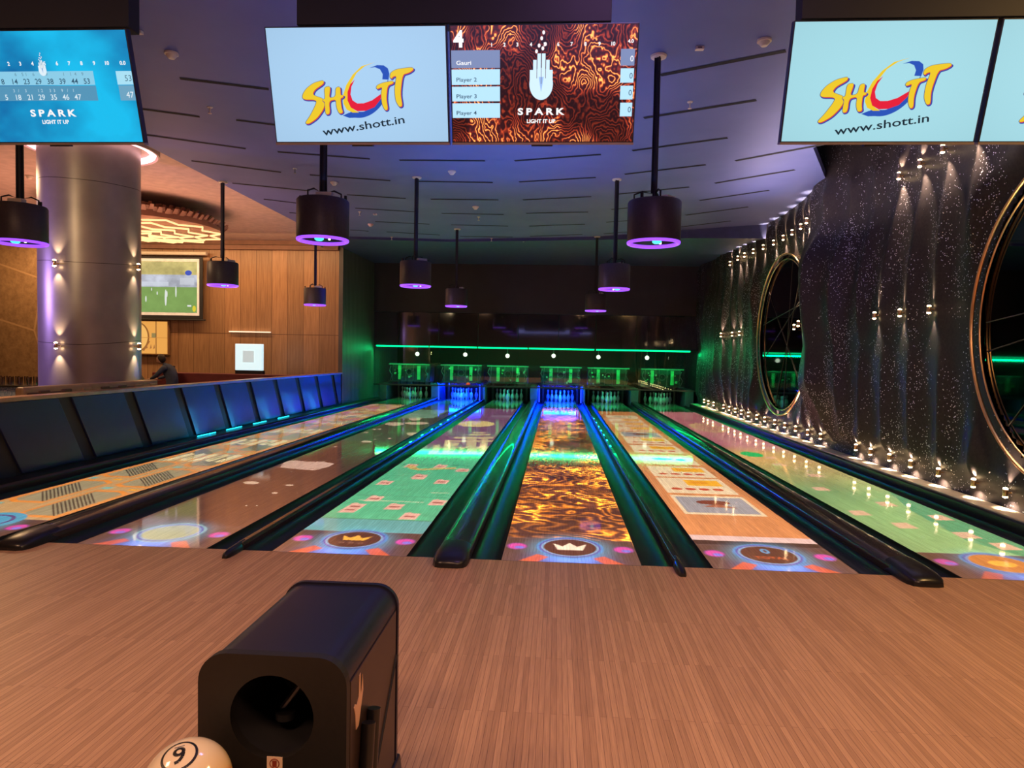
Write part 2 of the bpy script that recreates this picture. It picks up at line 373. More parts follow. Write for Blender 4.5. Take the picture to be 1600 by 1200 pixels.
# lane 2: brown boards with white blotches
s2 = clip_lane(1); cv.a[int(.66 * 130):int(15.2 * 130), s2] = lin((62, 40, 34)); cv.a[int(6.6 * 130):int(15.2 * 130), s2] = lin((50, 70, 62))  # warm ambient light and green machine reflection painted into the picture
console(1, ring=(120, 190, 225), core=(150, 175, 160), dim=.85)  # pale ring core paints in a white reflection
for x, y, rx, ry in ((50, 617, 50, 9), (290, 632, 26, 5), (197, 681, 18, 5), (340, 683, 3, 2), (135, 665, 5, 2), (770, 360, 36, 6), (767, 303, 18, 3), (820, 283, 12, 3), (853, 282, 12, 3), (915, 340, 15, 3), (825, 346, 9, 2), (1060, 312, 40, 10),
                     (865, 432, 45, 12), (945, 250, 60, 11), (575, 392, 10, 3), (300, 548, 5, 2), (20, 760, 6, 3), (85, 760, 6, 3), (1085, 245, 75, 9), (1075, 215, 40, 14)):
    cv.fill(zr(0, [(x + rx * math.cos(t * .5), y + ry * math.sin(t * .5)) for t in range(13)], 380, 600, 4), (205, 200, 190), .85)
cv.fill(zr(0, [(240, 505), (262, 483), (330, 478), (400, 485), (500, 485), (570, 497), (540, 515), (450, 540), (330, 532), (232, 520)], 380, 600, 4), (190, 178, 178), .95)
cv.fill(zr(0, [(975, 215), (1080, 160), (1290, 165), (1190, 213)], 380, 600, 4), (110, 180, 165), .8)
# lane 3: teal field with cards, violet beyond
s3 = clip_lane(2)
tl = np.array(lin((70, 196, 158))); n3 = fbm(cv.h, s3.stop - s3.start, (9, 30), 3)[..., None]
a0, a1, a2 = int(.55 * 130), int(5.6 * 130), int(14.6 * 130)
cv.a[a0:a1, s3] = tl * (0.80 + 0.4 * n3[a0:a1]); cv.a[a1:a2, s3] = np.array(lin((120, 80, 140))) * (0.6 + .8 * n3[a1:a2])
cv.a[a0:int(1.1 * 130), s3] = np.array(lin((80, 175, 190)))
for y in (1.1, 2.15, 3.4, 4.3): cv.rect(*LANE[2], y, y + .03, (40, 120, 100), .6)
console(2)
for x, y in ((665, 785), (820, 717), (945, 768), (1040, 828), (1215, 742), (885, 618), (1100, 585), (1240, 612), (1370, 540), (1235, 515), (1050, 512), (700, 765), (1100, 577)):
    X, Y = zz(380 + x / 4, 600 + y / 4); w, h_ = .085, .13
    cv.fill([(X - w, Y - h_), (X + w * .9, Y - h_ * .9), (X + w, Y + h_), (X - w * .85, Y + h_)], (222, 190, 185)); cv.rect(X - w * .6, X + w * .6, Y - .03, Y + .03, (140, 60, 60), .8)
    cv.fill([(X - w, Y + h_), (X, Y + h_), (X - w * .3, Y + h_ * 1.4)], (222, 190, 185))
cv.fill(zr(0, [(720, 722), (1130, 738), (1130, 742), (720, 726)], 380, 600, 4), (190, 225, 200)); cv.fill(zr(0, [(1170, 678), (1290, 680), (1290, 683), (1170, 681)], 380, 600, 4), (190, 225, 200))
cv.fill(zr(0, [(1020, 515), (1060, 505), (1100, 530), (1330, 520), (1330, 530), (1090, 540), (1040, 530)], 380, 600, 4), (210, 190, 110), .8)
for x0, x1, y0, y1 in ((1165, 1510, 418, 440), (1200, 1540, 394, 412), (1260, 1300, 350, 440), (1270, 1565, 352, 362), (1290, 1350, 366, 390), (1400, 1460, 330, 440), (1320, 1570, 330, 342), (1420, 1550, 312, 322), (1440, 1520, 300, 308), (1490, 1530, 340, 440), (1190, 1230, 380, 430)):
    cv.fill(zr(0, [(x0, y0), (x1, y0), (x1 - 8, y1), (x0 - 12, y1)], 380, 600, 4), (205, 205, 170), .85)
for x in (1230, 1330, 1380, 1470): cv.fill(zr(0, [(x, 400), (x + 22, 400), (x + 12, 430), (x - 10, 430)], 380, 600, 4), (90, 110, 80), .9)
cv.fill(zr(0, [(1455 + 118 * math.cos(t * .3), 250 + 19 * math.sin(t * .3)) for t in range(21)], 380, 600, 4), (225, 225, 165))
console_done = True
X, Y = LC[2], .44
cv.fill([(X - .09, Y - .05), (X + .09, Y - .05), (X + .12, Y + .08), (X + .05, Y + .02), (X, Y + .11), (X - .05, Y + .02), (X - .12, Y + .08)], (240, 190, 70))
cv.text('0 0 0', X, Y - .15, .2, .05, (150, 110, 90), align='C')
# lane 4: lava
s4 = clip_lane(3); L4 = lava(cv.h, s4.stop - s4.start, (62, 75), (255, 215, 80), (255, 160, 45), (58, 28, 20), 7.5)
cv.a[int(.5 * 130):int(15.6 * 130), s4] = L4[int(.5 * 130):int(15.6 * 130)] * 1.7
console(3)
X, Y = LC[3], .41
cv.fill([(X - .10, Y - .07), (X + .10, Y - .07), (X + .135, Y + .11), (X + .06, Y + .03), (X, Y + .14), (X - .06, Y + .03), (X - .135, Y + .11)], (250, 245, 235))
# lane 5: food pictures
s5 = clip_lane(4); cv.a[int(.9 * 130):int(14.6 * 130), s5] = lin((205, 145, 92))
n5 = fbm(cv.h, s5.stop - s5.start, (80, 6), 3)[..., None]; cv.a[:, s5] *= (.75 + .5 * n5)
console(4)
cv.rect(LANE[4][0], LANE[4][1], .80, .97, (218, 205, 215))
cards = [((518, 695), (990, 705), (1145, 832), (590, 810), 'g'), ((415, 588), (830, 592), (960, 695), (480, 678), 'y'), ((370, 515), (740, 520), (820, 590), (410, 575), 'y'), ((305, 443), (660, 447), (730, 507), (350, 500), 'l'),
         ((250, 383), (575, 385), (635, 432), (275, 432), 'y'), ((212, 335), (510, 338), (555, 377), (240, 375), 'y'), ((180, 300), (455, 302), (490, 335), (205, 330), 'g'), ((160, 268), (425, 270), (452, 297), (178, 294), 'y'),
         ((140, 243), (395, 244), (418, 265), (156, 263), 'y'), ((120, 220), (365, 221), (388, 240), (136, 239), 'y'), ((95, 197), (325, 197), (350, 216), (112, 216), 'l')]
for a, b, c, d, k in cards:
    A, B, C_, D = zr(0, [a, b, c, d], 920, 600, 4); x0 = (A[0] + D[0]) / 2; x1 = (B[0] + C_[0]) / 2; y1 = (A[1] + B[1]) / 2; y0 = (C_[1] + D[1]) / 2
    x0 = LANE[4][0] + .12; x1 = LANE[4][1] - .12
    cv.rect(x0, x1, y0, y1, (232, 228, 200)); w, h_ = x1 - x0, y1 - y0
    if k == 'g':
        cv.rect(x0 + .04, x1 - .04, y0 + .09 * h_, y1 - .09 * h_, (150, 165, 185)); cv.ell(x0 + .5 * w, y0 + .62 * h_, .18, .12 * h_, (110, 50, 25)); cv.fill([(x0 + .3 * w, y0 + .4 * h_), (x0 + .75 * w, y0 + .35 * h_), (x0 + .55 * w, y0 + .55 * h_)], (160, 100, 70))
    elif k == 'y':
        cv.rect(x0 + .40 * w, x0 + .92 * w, y0 + .5 * h_, y1 - .12 * h_, (240, 190, 40)); cv.ell(x0 + .60 * w, y0 + .7 * h_, .12, .1 * h_, (225, 165, 30))
        for q in range(4): cv.ell(x0 + (.18 + .2 * q) * w, y0 + .27 * h_, .065, .07 * h_, (190, 75, 40))
    else: cv.ell(x0 + .42 * w, y0 + .55 * h_, .16, .1 * h_, (70, 100, 60)); cv.ell(x0 + .75 * w, y0 + .5 * h_, .07, .1 * h_, (70, 100, 60))
cv.text('0', LC[4], .46, .07, .13, (80, 170, 240), align='C', bold=.03); cv.text('TOTAL', LC[4], .30, .26, .07, (235, 110, 50), align='C')
# lane 6: pale green and cream
s6 = clip_lane(5); n6 = fbm(cv.h, s6.stop - s6.start, (160, 60), 3)[..., None]; yy = (np.arange(cv.h) / 130)[:, None, None]
cr_, gr_, pk_ = (np.array(lin(c)) for c in ((205, 185, 120), (125, 190, 130), (190, 125, 150)))
w6 = np.clip((yy - 3.2) / 2.5, 0, 1); b6 = gr_ * (1 - w6) + cr_ * w6; w7 = np.clip((yy - 6.5) / 1.0, 0, 1); b6 = b6 * (1 - w7) + pk_ * w7
cv.a[int(.5 * 130):int(15.0 * 130), s6] = (b6 * (.65 + .7 * n6))[int(.5 * 130):int(15.0 * 130)]
console(5, core=(190, 130, 60), dim=.7); cv.ell(LC[5], .41, .1, .08, (240, 190, 70))
cv.fill([(3.9, .6), (3.9, 3.4), (3.62, 2.3), (3.5, 1.1), (3.7, .6)], (40, 165, 125), .9)
for x, y in ((3.0, 2.1), (3.2, 1.6), (3.5, 2.6), (3.75, 2.0), (3.1, 3.4), (3.4, 4.4), (3.2, 5.3), (3.6, 1.3), (3.72, .95), (3.3, 6.0)):
    cv.fill([(x - .09, y - .12), (x + .1, y - .1), (x + .09, y + .13), (x - .07, y + .1)], (225, 195, 175), .85)
cv.ell(3.3, 10.6, .36, 1.0, (215, 200, 150), .9); cv.ell(3.3, 10.6, .24, .7, (190, 130, 140), .8); cv.ell(3.1, 6.35, .17, .3, (30, 215, 120))
for k in range(16): cv.fill([(3.0 + .05 * (k % 3), 6.9 + .16 * k), (3.8, 6.95 + .16 * k), (3.8, 7.0 + .16 * k), (3.0 + .05 * (k % 3), 6.95 + .16 * k)], (225, 205, 190), .7)
for i in range(5): cv.a[:, int((LANE[i][1] - PX0) * 130) + 1:int((LANE[i + 1][0] - PX0) * 130)] = 0
cv.a[:, :int((LANE[0][0] - PX0) * 130)] = 0
PROJ = cv.image('lane_pictures')

def projector_light(loc, xr, yr):
    """a beamer: throws the part of the lane picture between xr and yr straight down onto the lane plane"""
    h = loc[2]; cs = [Vector((x, y, 0)) - Vector(loc) for x in xr for y in yr]
    axis = sum((c.normalized() for c in cs), Vector()).normalized(); half = max(axis.angle(c) for c in cs) + math.radians(1.5)
    rot = axis.to_track_quat('-Z', 'Y'); Mr = rot.to_matrix()
    l = bpy.data.lights.new('projector_beam', 'SPOT'); l.energy = 4 * math.pi ** 2 * h * h * 5.0; l.spot_size = min(2 * half, math.radians(170)); l.spot_blend = 0; l.shadow_soft_size = 0.004
    l.use_nodes = True; t = NT(l.node_tree); em = l.node_tree.nodes['Emission']; tc = t.n('ShaderNodeTexCoord'); dd = []
    for r_ in range(3):
        d = t.n('ShaderNodeVectorMath', operation='DOT_PRODUCT'); l.node_tree.links.new(tc.outputs['Normal'], d.inputs[0]); d.inputs[1].default_value = tuple(Mr[r_]); dd.append(d.outputs['Value'])
    az = t.math('MAXIMUM', t.math('ABSOLUTE', dd[2]), 0.05)
    X = t.math('ADD', t.math('MULTIPLY', t.math('DIVIDE', dd[0], az), h), loc[0]); Y = t.math('ADD', t.math('MULTIPLY', t.math('DIVIDE', dd[1], az), h), loc[1])
    mk = t.math('MULTIPLY', t.math('MULTIPLY', t.math('GREATER_THAN', X, xr[0]), t.math('LESS_THAN', X, xr[1])), t.math('MULTIPLY', t.math('GREATER_THAN', Y, yr[0]), t.math('LESS_THAN', Y, yr[1])))
    cb = t.n('ShaderNodeCombineXYZ'); t.set(cb.inputs[0], t.math('DIVIDE', t.math('SUBTRACT', X, PX0), PX1 - PX0)); t.set(cb.inputs[1], t.math('DIVIDE', t.math('SUBTRACT', Y, PY0), PY1 - PY0))
    im = t.n('ShaderNodeTexImage'); im.image = PROJ; im.extension = 'CLIP'; t.set(im.inputs[0], cb.outputs[0]); t.set(em.inputs[0], im.outputs[0])
    t.set(em.inputs[1], t.math('DIVIDE', mk, t.math('POWER', az, 3.0)))
    o = bpy.data.objects.new('projector_beam', l); COL.objects.link(o); o.location = loc; o.rotation_euler = rot.to_euler()
    return o

# ------------------------------------------------------------------ room shell
flo = struct(box('floor', -20, XR + .3, -9.0, 0.0, -0.2, 0.0, APPROACH))
sub = struct(box('floor', XL, XR + .3, 0.0, 21.0, -0.3, -0.12, MATTEBLACK))
BARFLOOR = mat('bar_floor_dark', (0.06, 0.035, 0.03), 0.4)
struct(box('floor', -20, XL, 0.0, 14.2, -0.2, 0.0, BARFLOOR))
# ceiling: navy painted plane with arcs of dark slots, notched where the glitter wall runs up past it
m, t, b = newmat('navy_ceiling_paint')
t.set(b.inputs['Base Color'], t.ramp(t.noise(t.coord(), 1.2, 4), [(0.3, (0.105, 0.14, 0.40)), (0.7, (0.13, 0.165, 0.45))])); b.inputs['Roughness'].default_value = 0.55
CEILM = m
SLOTM = mat('slot_black', (0.004, 0.005, 0.012), 0.8)
bm = bmesh.new()
ceil_poly = [(XL, -9), (3.3, -9), (3.3, -2), (4.40, 4.4), (3.55, 4.15), (3.35, 4.75), (XR, 7.05), (XR, 10.2), (2.8, 11.0), (0.8, 12.0), (-3.0, 12.6), (-6.2, 12.2)]
ceil_poly = [(XL, -9), (XR + .1, -9), (XR + .1, 4.7), (4.0, 4.35), (3.62, 4.2), (3.40, 4.45), (3.36, 4.8), (XR + .1, 7.2), (XR + .1, 10.2), (2.8, 11.0), (0.8, 12.0), (-3.0, 12.6), (-6.2, 12.2)]
lo = [bm.verts.new((x, y, CEIL)) for x, y in ceil_poly]; hi = [bm.verts.new((x, y, CEIL + .12)) for x, y in ceil_poly]
n = len(lo); bm.faces.new(lo); bm.faces.new(list(reversed(hi)))
for i in range(n): bm.faces.new((lo[i], lo[(i + 1) % n], hi[(i + 1) % n], hi[i]))
SL = [(281, 122, 420, 139), (215, 169, 312, 182), (369, 187, 440, 196), (226, 210, 384, 232), (299, 251, 439, 269), (363, 286, 484, 298), (434, 237, 578, 248), (624, 250, 758, 251), (804, 251, 939, 241), (484, 273, 610, 282),
      (652, 283, 770, 285), (542, 304, 634, 310), (412, 311, 463, 317), (452, 332, 500, 336), (555, 325, 654, 331), (586, 346, 671, 350), (547, 359, 576, 361), (604, 362, 687, 367), (673, 311, 779, 312), (690, 333, 787, 335), (705, 351, 794, 353),
      (719, 369, 801, 370), (811, 284, 931, 277), (817, 312, 924, 307), (822, 333, 919, 331), (827, 353, 914, 350), (828, 369, 910, 366), (976, 272, 1103, 257), (966, 303, 1077, 292), (955, 327, 1040, 319), (947, 347, 1028, 341), (943, 365, 1005, 360),
      (1117, 286, 1242, 265), (1149, 251, 1294, 224), (1093, 313, 1202, 297), (1071, 336, 1169, 323), (1057, 355, 1142, 345), (1032, 117, 1228, 79), (1006, 184, 1182, 156), (988, 235, 1137, 215), (250, 30, 400, 60), (1060, 60, 1170, 40)]
for u0, v0, u1, v1 in SL[:-2]:
    a = at(u0, v0, Z=CEIL); c = at(u1, v1, Z=CEIL); a.z = c.z = 0; d = (c - a).normalized(); nn = Vector((-d.y, d.x, 0)) * 0.036
    q = [bm.verts.new((p.x, p.y, CEIL - 0.004)) for p in (a - nn, c - nn, c + nn, a + nn)]; fc = bm.faces.new(q); fc.material_index = 1
me = bpy.data.meshes.new('ceiling'); bmesh.ops.recalc_face_normals(bm, faces=bm.faces); bm.to_mesh(me); bm.free(); me.materials.append(CEILM); me.materials.append(SLOTM)
struct(link('ceiling', me, None))
# drop fascia and the lower ceiling beyond it
FAS = [(XL, 12.2, 4.46), (-3.0, 12.6, 4.46), (0.8, 12.0, 4.44), (2.8, 11.0, 4.33), (XR + .1, 10.2, 4.20)]
bm = bmesh.new()
tp = [bm.verts.new((x, y, CEIL + .05)) for x, y, z in FAS]; bt = [bm.verts.new((x, y, z)) for x, y, z in FAS]; fr = [bm.verts.new((x, YB, CEIL - .02)) for x, y, z in FAS]
for i in range(4):
    bm.faces.new((tp[i], tp[i + 1], bt[i + 1], bt[i])); bm.faces.new((bt[i], bt[i + 1], fr[i + 1], fr[i]))
DKBLUE = mat('deep_navy_paint', (0.045, 0.055, 0.17), 0.5)
struct(frombm('trim_1', bm, DKBLUE))
# upper void above the notch, walls behind the camera
struct(box('ceiling', 2.5, XR + .3, 3.0, 9.0, 5.75, 5.85, MATTEBLACK))
WARMCEIL = mat('warm_cream_ceiling', (0.55, 0.42, 0.36), 0.7)
struct(box('ceiling', -20, XL, -9, 14.3, 4.66, 4.76, WARMCEIL))
DARKWALL = mat('dark_wall_paint', (0.035, 0.03, 0.035), 0.7)
struct(box('wall_back', -20, XR + .3, -9.2, -9.0, 0, 4.7, DARKWALL))
struct(box('wall_far_left', -20.2, -20, -9, 14.3, 0, 4.7, DARKWALL))
# black bulkhead over the pin glass
BULK = mat('bulkhead_black', (0.026, 0.026, 0.034), 0.55, bump=0.1, nscale=2)
struct(box('wall_front', XL, XR + .2, YB, YB + .15, 2.92, 4.55, BULK))
struct(box('wall_rear', XL, XR + .2, 20.6, 20.7, -0.1, 4.5, MATTEBLACK))
# left side wall beyond the kerb: dark vertical slats
m, t, b = newmat('dark_slat_wall'); wv = t.n('ShaderNodeTexWave', wave_type='BANDS', bands_direction='Y'); t.set(wv.inputs['Vector'], t.coord()); wv.inputs['Scale'].default_value = 2.4
wv.inputs['Distortion'].default_value = .3
t.set(b.inputs['Base Color'], t.ramp(wv.outputs[1], [(0.1, (0.05, 0.047, 0.045)), (0.6, (0.13, 0.12, 0.115))])); b.inputs['Roughness'].default_value = .5; t.set(b.inputs['Normal'], t.bump(wv.outputs[1], .4, .02))
struct(box('wall_left', XL - .12, XL, 13.9, 20.6, -0.1, 4.55, m))
# wood wall of the bar
m, t, b = newmat('walnut_panel_wall')
br = t.n('ShaderNodeTexBrick'); t.set(br.inputs['Vector'], t.coord(rot=(math.pi / 2, 0, math.pi / 2))); br.offset = 0.0
sx = t.n('ShaderNodeSeparateXYZ'); t.set(sx.inputs[0], t.coord())
fr_ = t.math('FRACT', t.math('DIVIDE', sx.outputs[0], 0.46)); seam = t.math('LESS_THAN', fr_, 0.03)
cell = t.math('FLOOR', t.math('DIVIDE', sx.outputs[0], 0.46)); wn = t.n('ShaderNodeTexWhiteNoise', noise_dimensions='1D'); t.set(wn.inputs['W'], cell)
gr = t.noise(t.coord(scale=(14, 14, 0.7)), 2.5, 5, .6)
c = t.ramp(gr, [(0.3, (0.32, 0.17, 0.08)), (0.7, (0.50, 0.285, 0.14))]); c = t.mix(.5, c, t.ramp(wn.outputs[0], [(0, (.62, .62, .62)), (1, (1.15, 1.1, 1.05))]), 'MULTIPLY')
hz = t.math('LESS_THAN', t.math('ABSOLUTE', t.math('SUBTRACT', sx.outputs[2], 2.02)), .008)
c = t.mix(t.math('MAXIMUM', seam, hz), c, (.13, .06, .03, 1)); t.set(b.inputs['Base Color'], c); b.inputs['Roughness'].default_value = .38
WOODWALL = m
struct(box('wall_bar', -12.4, XL - .12, 13.95, 14.15, 0, 4.68, WOODWALL))
VAL = mat('valance_brown', (0.22, 0.10, 0.06), .5)
struct(box('trim_2', -12.4, XL - .12, 13.80, 13.95, 4.40, 4.52, VAL)); struct(box('trim_3', -12.4, XL - .12, 13.86, 13.95, 4.54, 4.66, VAL))
# bronze faceted wall further left
m, t, b = newmat('bronze_facet_wall'); vo = t.n('ShaderNodeTexVoronoi', feature='DISTANCE_TO_EDGE'); t.set(vo.inputs['Vector'], t.coord(scale=(.55, 1, .5))); vo.inputs['Scale'].default_value = 1
ns = t.noise(t.coord(), 7, 5, .7); c = t.ramp(ns, [(.3, (.24, .13, .06)), (.7, (.42, .25, .12))]); c = t.mix(t.math('LESS_THAN', vo.outputs[0], .012), c, (.5, .3, .15, 1)); t.set(b.inputs['Base Color'], c); b.inputs['Roughness'].default_value = .45; b.inputs['Metallic'].default_value = .35
struct(box('wall_bronze', -20, -12.4, 13.95, 14.15, 0, 4.68, m))

# ------------------------------------------------------------------ lanes, gutters, caps
LLAB = ['leftmost bowling lane lit with a tan road map of striped blocks', 'brown bowling lane with scattered white blotches, second from the left', 'bowling lane lit teal with small white cards, violet at the far end',
        'centre bowling lane covered in glowing orange lava swirls', 'bowling lane lit with a row of white food picture cards', 'rightmost pale green and cream bowling lane beside the glitter wall']
for i, (a, c) in enumerate(LANE):
    o = box('bowling_lane', a, c, 0.0, LEN, -0.10, 0.0, LANEWOOD); tag(o, LLAB[i], 'bowling lane', 'projection lit bowling lanes')
    o2 = box('lane_border', a, c, -0.006, -0.0005, -0.02, 0.0006, STEEL, o)
def gutter(x0, x1, label):
    pr = []; w = x1 - x0; r = w / 2; n = 14
    for k in range(n + 1):
        a = math.pi * k / n; pr.append((x0 + r - r * math.cos(a), -0.004 - 0.085 * math.sin(a)))
    pr += [(x1, -0.118), (x0, -0.118)]
    o = extrude('gutter', pr, 0.0, 17.9, GUTTER, smooth=True); tag(o, label, 'gutter', 'black lane gutters')
    try: o.data.set_sharp_from_angle(angle=math.radians(40))
    except Exception: pass
G = .2335
side = ['left', 'right']
for i, (a, c) in enumerate(LANE):
    w = .2335
    gutter(a - w, a - .001, 'black channel gutter along the left edge of ' + LDESC[i])
    gutter(c + .001, c + w, 'black channel gutter along the right edge of ' + LDESC[i])
def wide_cap(x, label):
    hw = .128; t_ = thing('ball_return_capping', label, 'ball return track', (x, 0, 0), group='wide ball return cappings between lanes')
    pr = [(-hw, -.118), (hw, -.118), (hw, .045)] + [(hw * math.cos(a) , .045 + .050 * math.sin(a)) for a in [math.pi * k / 12 for k in range(1, 12)]] + [(-hw, .045)]
    extrude('capping', pr, 0.02, 17.9, CAPM, t_, smooth=True)
    bm = bmesh.new()
    for k in range(13):                      # rounded nose lying on the approach
        pass
    P = []
    for yy, s, zt in ((0.16, 1.0, .101), (0.0, 1.04, .100), (-.12, 1.04, .090), (-.19, .98, .075), (-.235, .80, .055), (-.25, .5, .035)):
        P.append([bm.verts.new((hw * s * math.cos(a) * (1 if 0 < k < 12 else 1.0), yy, 0.001 + (zt) * (math.sin(a) ** .5 if math.sin(a) > 1e-6 else 0))) for k, a in enumerate([math.pi * k / 12 for k in range(13)])])
    for A, B in zip(P, P[1:]):
        for k in range(12): bm.faces.new((A[k], A[k + 1], B[k + 1], B[k]))
        bm.faces.new((A[12], A[0], B[0], B[12]))
    bm.faces.new(P[0]); bm.faces.new(P[-1])
    frombm('nose', bm, BLACK, t_, smooth=True)
    return t_
wide_cap(-4.265, 'wide black ball return capping between the two leftmost lanes')
wide_cap(-0.893, 'wide black ball return capping between the teal and lava lanes')
wide_cap(2.478, 'wide black ball return capping left of the rightmost lane')
def thin_cap(x, label, leds):
    t_ = thing('lane_divider', label, 'lane divider', (x, 0, 0), group='thin dividers between lanes')
    pr = [(-.0305, -.118), (.0305, -.118), (.0305, .03), (.022, .055), (-.022, .055), (-.0305, .03)]
    extrude('capping', pr, 0.02, 17.9, CAPM, t_, bevel=.004)
    bm = bmesh.new(); P = []
    for yy, s, zt in ((.1, .88, .058), (.005, .88, .060), (-.01, 1.1, .060), (-.14, 1.05, .056), (-.21, .85, .045), (-.235, .5, .025)):
        P.append([bm.verts.new((.034 * s * math.cos(a), yy, .001 + zt * math.sin(a))) for a in [math.pi * k / 8 for k in range(9)]])
    for A, B in zip(P, P[1:]):
        for k in range(8): bm.faces.new((A[k], A[k + 1], B[k + 1], B[k]))
        bm.faces.new((A[8], A[0], B[0], B[8]))
    bm.faces.new(P[0]); bm.faces.new(P[-1]); frombm('nose', bm, BLACK, t_, smooth=True)
    for y in leds: box('led_bead', -.012, .012, y, y + .12, .0552, .066, CYANLED, t_)
    return t_
thin_cap(-2.5785, 'thin black divider between the brown and teal lanes', [6.2, 7.2, 8.2, 9.2, 10.2, 11.3, 12.4])
thin_cap(0.7925, 'thin black divider between the lava and food picture lanes', [6.4, 7.2, 8.0, 8.8, 9.6, 10.5, 11.5])
o = extrude('outer_ledge', [(XL + .012, -.118), (-5.92, -.118), (-5.92, .06), (-5.95, .085), (XL + .012, .085)], 0.0, 17.1, BLACK, bevel=.006)
tag(o, 'black ledge between the leftmost gutter and the low panelled wall', 'ledge')
MARBLE = mat('cream_stone', (0.62, 0.55, 0.44), .35)
o = extrude('ledge', [(4.135, -.118), (XR - .02, -.118), (XR - .02, .11), (4.15, .11), (4.135, .095)], 0.0, 17.1, BLACK)
tag(o, 'black ledge at the foot of the glitter wall with a cream stone top', 'ledge')
extrude('stone_top', [(4.17, .1105), (XR - .03, .1105), (XR - .03, .122), (4.17, .122)], 0.0, 17.1, MARBLE, o)

# ------------------------------------------------------------------ low panelled wall on the left
KW = thing('low_divider_wall', 'low black wall with slanted blue-lit panels and a copper coloured top rail', 'divider wall', (XL, 8, 0))
def child_box(name, x0, x1, y0, y1, z0, z1, m, par):
    o = box(name, x0, x1, y0, y1, z0, z1, m); o.parent = par; o.matrix_parent_inverse = Matrix.Translation(-Vector(par.location)); return o
def adopt(o, par): o.parent = par; o.matrix_parent_inverse = Matrix.Translation(-Vector(par.location)); return o
child_box('core', XL - .16, XL - .03, 0.6, 13.88, 0, .93, MATTEBLACK, KW)
COPPER = mat('copper_rail', (0.55, 0.30, 0.20), .3, .7)
child_box('top_rail', XL - .20, XL + .012, 0.6, 13.88, .93, .975, COPPER, KW)
PANEL = mat('satin_navy_panel', (0.012, 0.018, 0.075), .34)
for k in range(-1, 9):
    y0 = 1.82 + 1.262 * (k); y0 = 3.07 + 1.262 * (k - 0) ; y1 = y0 + 1.03
    if k == 8: y1 = y0 + .62
    sh = .46; q = [(y0 - 0, .925), (y1, .925), (min(y1 + sh, 13.86), .10), (y0 + sh, .10)]
    if k == -1: pass
    bm = bmesh.new(); xf = XL - .03
    A = [bm.verts.new((xf - .02, y, z)) for y, z in q]; B = [bm.verts.new((xf + .028 + (.0 if j in (1, 2) else .0), y, z)) for j, (y, z) in enumerate(q)]
    for j in range(4): bm.faces.new((A[j], A[(j + 1) % 4], B[(j + 1) % 4], B[j]))
    bm.faces.new(A); bm.faces.new(list(reversed(B))); adopt(frombm('wall_panel', bm, PANEL, bevel=.006), KW)
for y in (5.9, 6.9, 8.0, 9.2): adopt(tube('led_tube', [(XL + .10, y, .10), (XL + .10, y + .6, .10)], .009, CYANLED), KW)
for y in (6.3, 7.6, 9.2, 10.6, 12.0): area('kerb_light', (XL + .14, y, .13), (0, math.radians(115), 0), .9, 3.0, (0.02, 0.45, 1.0), .05)
area('kerb_light', (-5.2, 11.5, 2.0), (0, math.radians(75), 0), 4.0, 9, (0.05, 0.08, 1.0), .6)  # blue fill added in mid-air over the leftmost lane to colour the panels

# ------------------------------------------------------------------ pins and pin decks
def pin_prof():
    pts = [(0, .0), (.0258, 0), (.0286, .012), (.0358, .019), (.0454, .057), (.0538, .0857), (.0605, .1143), (.0572, .149), (.0493, .184), (.0340, .219), (.0248, .238), (.0229, .254), (.0238, .273), (.0264, .298), (.0310, .322), (.0324, .343), (.0300, .358), (.0225, .372), (.012, .379), (0, .381)]
    return pts
PPOS = [(0, 0)] + [(-.1524, .264), (.1524, .264)] + [(-.3048, .528), (0, .528), (.3048, .528)] + [(-.4572, .792), (-.1524, .792), (.1524, .792), (.4572, .792)]
PNAME = ['head pin', 'left pin of the second row', 'right pin of the second row', 'left pin of the third row', 'middle pin of the third row', 'right pin of the third row',
         'far left pin of the back row', 'inner left pin of the back row', 'inner right pin of the back row', 'far right pin of the back row']
P0 = None
for i in range(6):
    for k, (dx, dy) in enumerate(PPOS):
        x, y = LC[i] + dx * .93, 18.05 + dy
        if P0 is None:
            P0 = thing('bowling_pin', '', 'bowling pin'); lathe('body', pin_prof(), PINW, P0, seg=18)
            lathe('neck_stripe', [(.0250, .237), (.0238, .243)], PINR, P0, seg=18, cap=False); lathe('neck_stripe', [(.0236, .257), (.0243, .265)], PINR, P0, seg=18, cap=False); p = P0
        else: p = copy_tree(P0)
        p.location = (x, y, 0.0005); tag(p, 'white bowling pin, ' + PNAME[k] + ' on ' + ['the leftmost lane', 'the brown lane', 'the teal lane', 'the lava lane', 'the food picture lane', 'the rightmost lane'][i], 'bowling pin', 'bowling pins standing at the lane ends')
# partitions between the pin decks, masking shelf
DIV = mat('kickback_grey', (0.16, 0.17, 0.19), .35)
for j, (x0, x1) in enumerate([(XL + .01, -5.93), (-4.39, -4.14), (-2.615, -2.54), (-1.02, -.765), (.755, .83), (2.35, 2.605), (4.15, XR)]):
    nm = ['leftmost grey partition beside the pin decks', 'wide grey partition between the first two pin decks', 'thin partition between the second and third pin decks', 'wide partition left of the centre pin deck',
          'thin partition right of the centre pin deck', 'wide partition left of the rightmost pin deck', 'partition at the right end of the pin decks'][j]
    tag(box('pin_deck_partition', x0, x1, 17.92, 19.6, -.11, .52, DIV, bevel=.01), nm, 'partition', 'partitions between the pin decks')
struct(box('trim_4', XL, XR, YB + .02, YB + .10, .49, .535, mat('masking_rail', (.10, .11, .12), .3, .6)))
struct(box('trim_5', XL, XR, 19.6, 19.7, -.1, 1.2, MATTEBLACK))
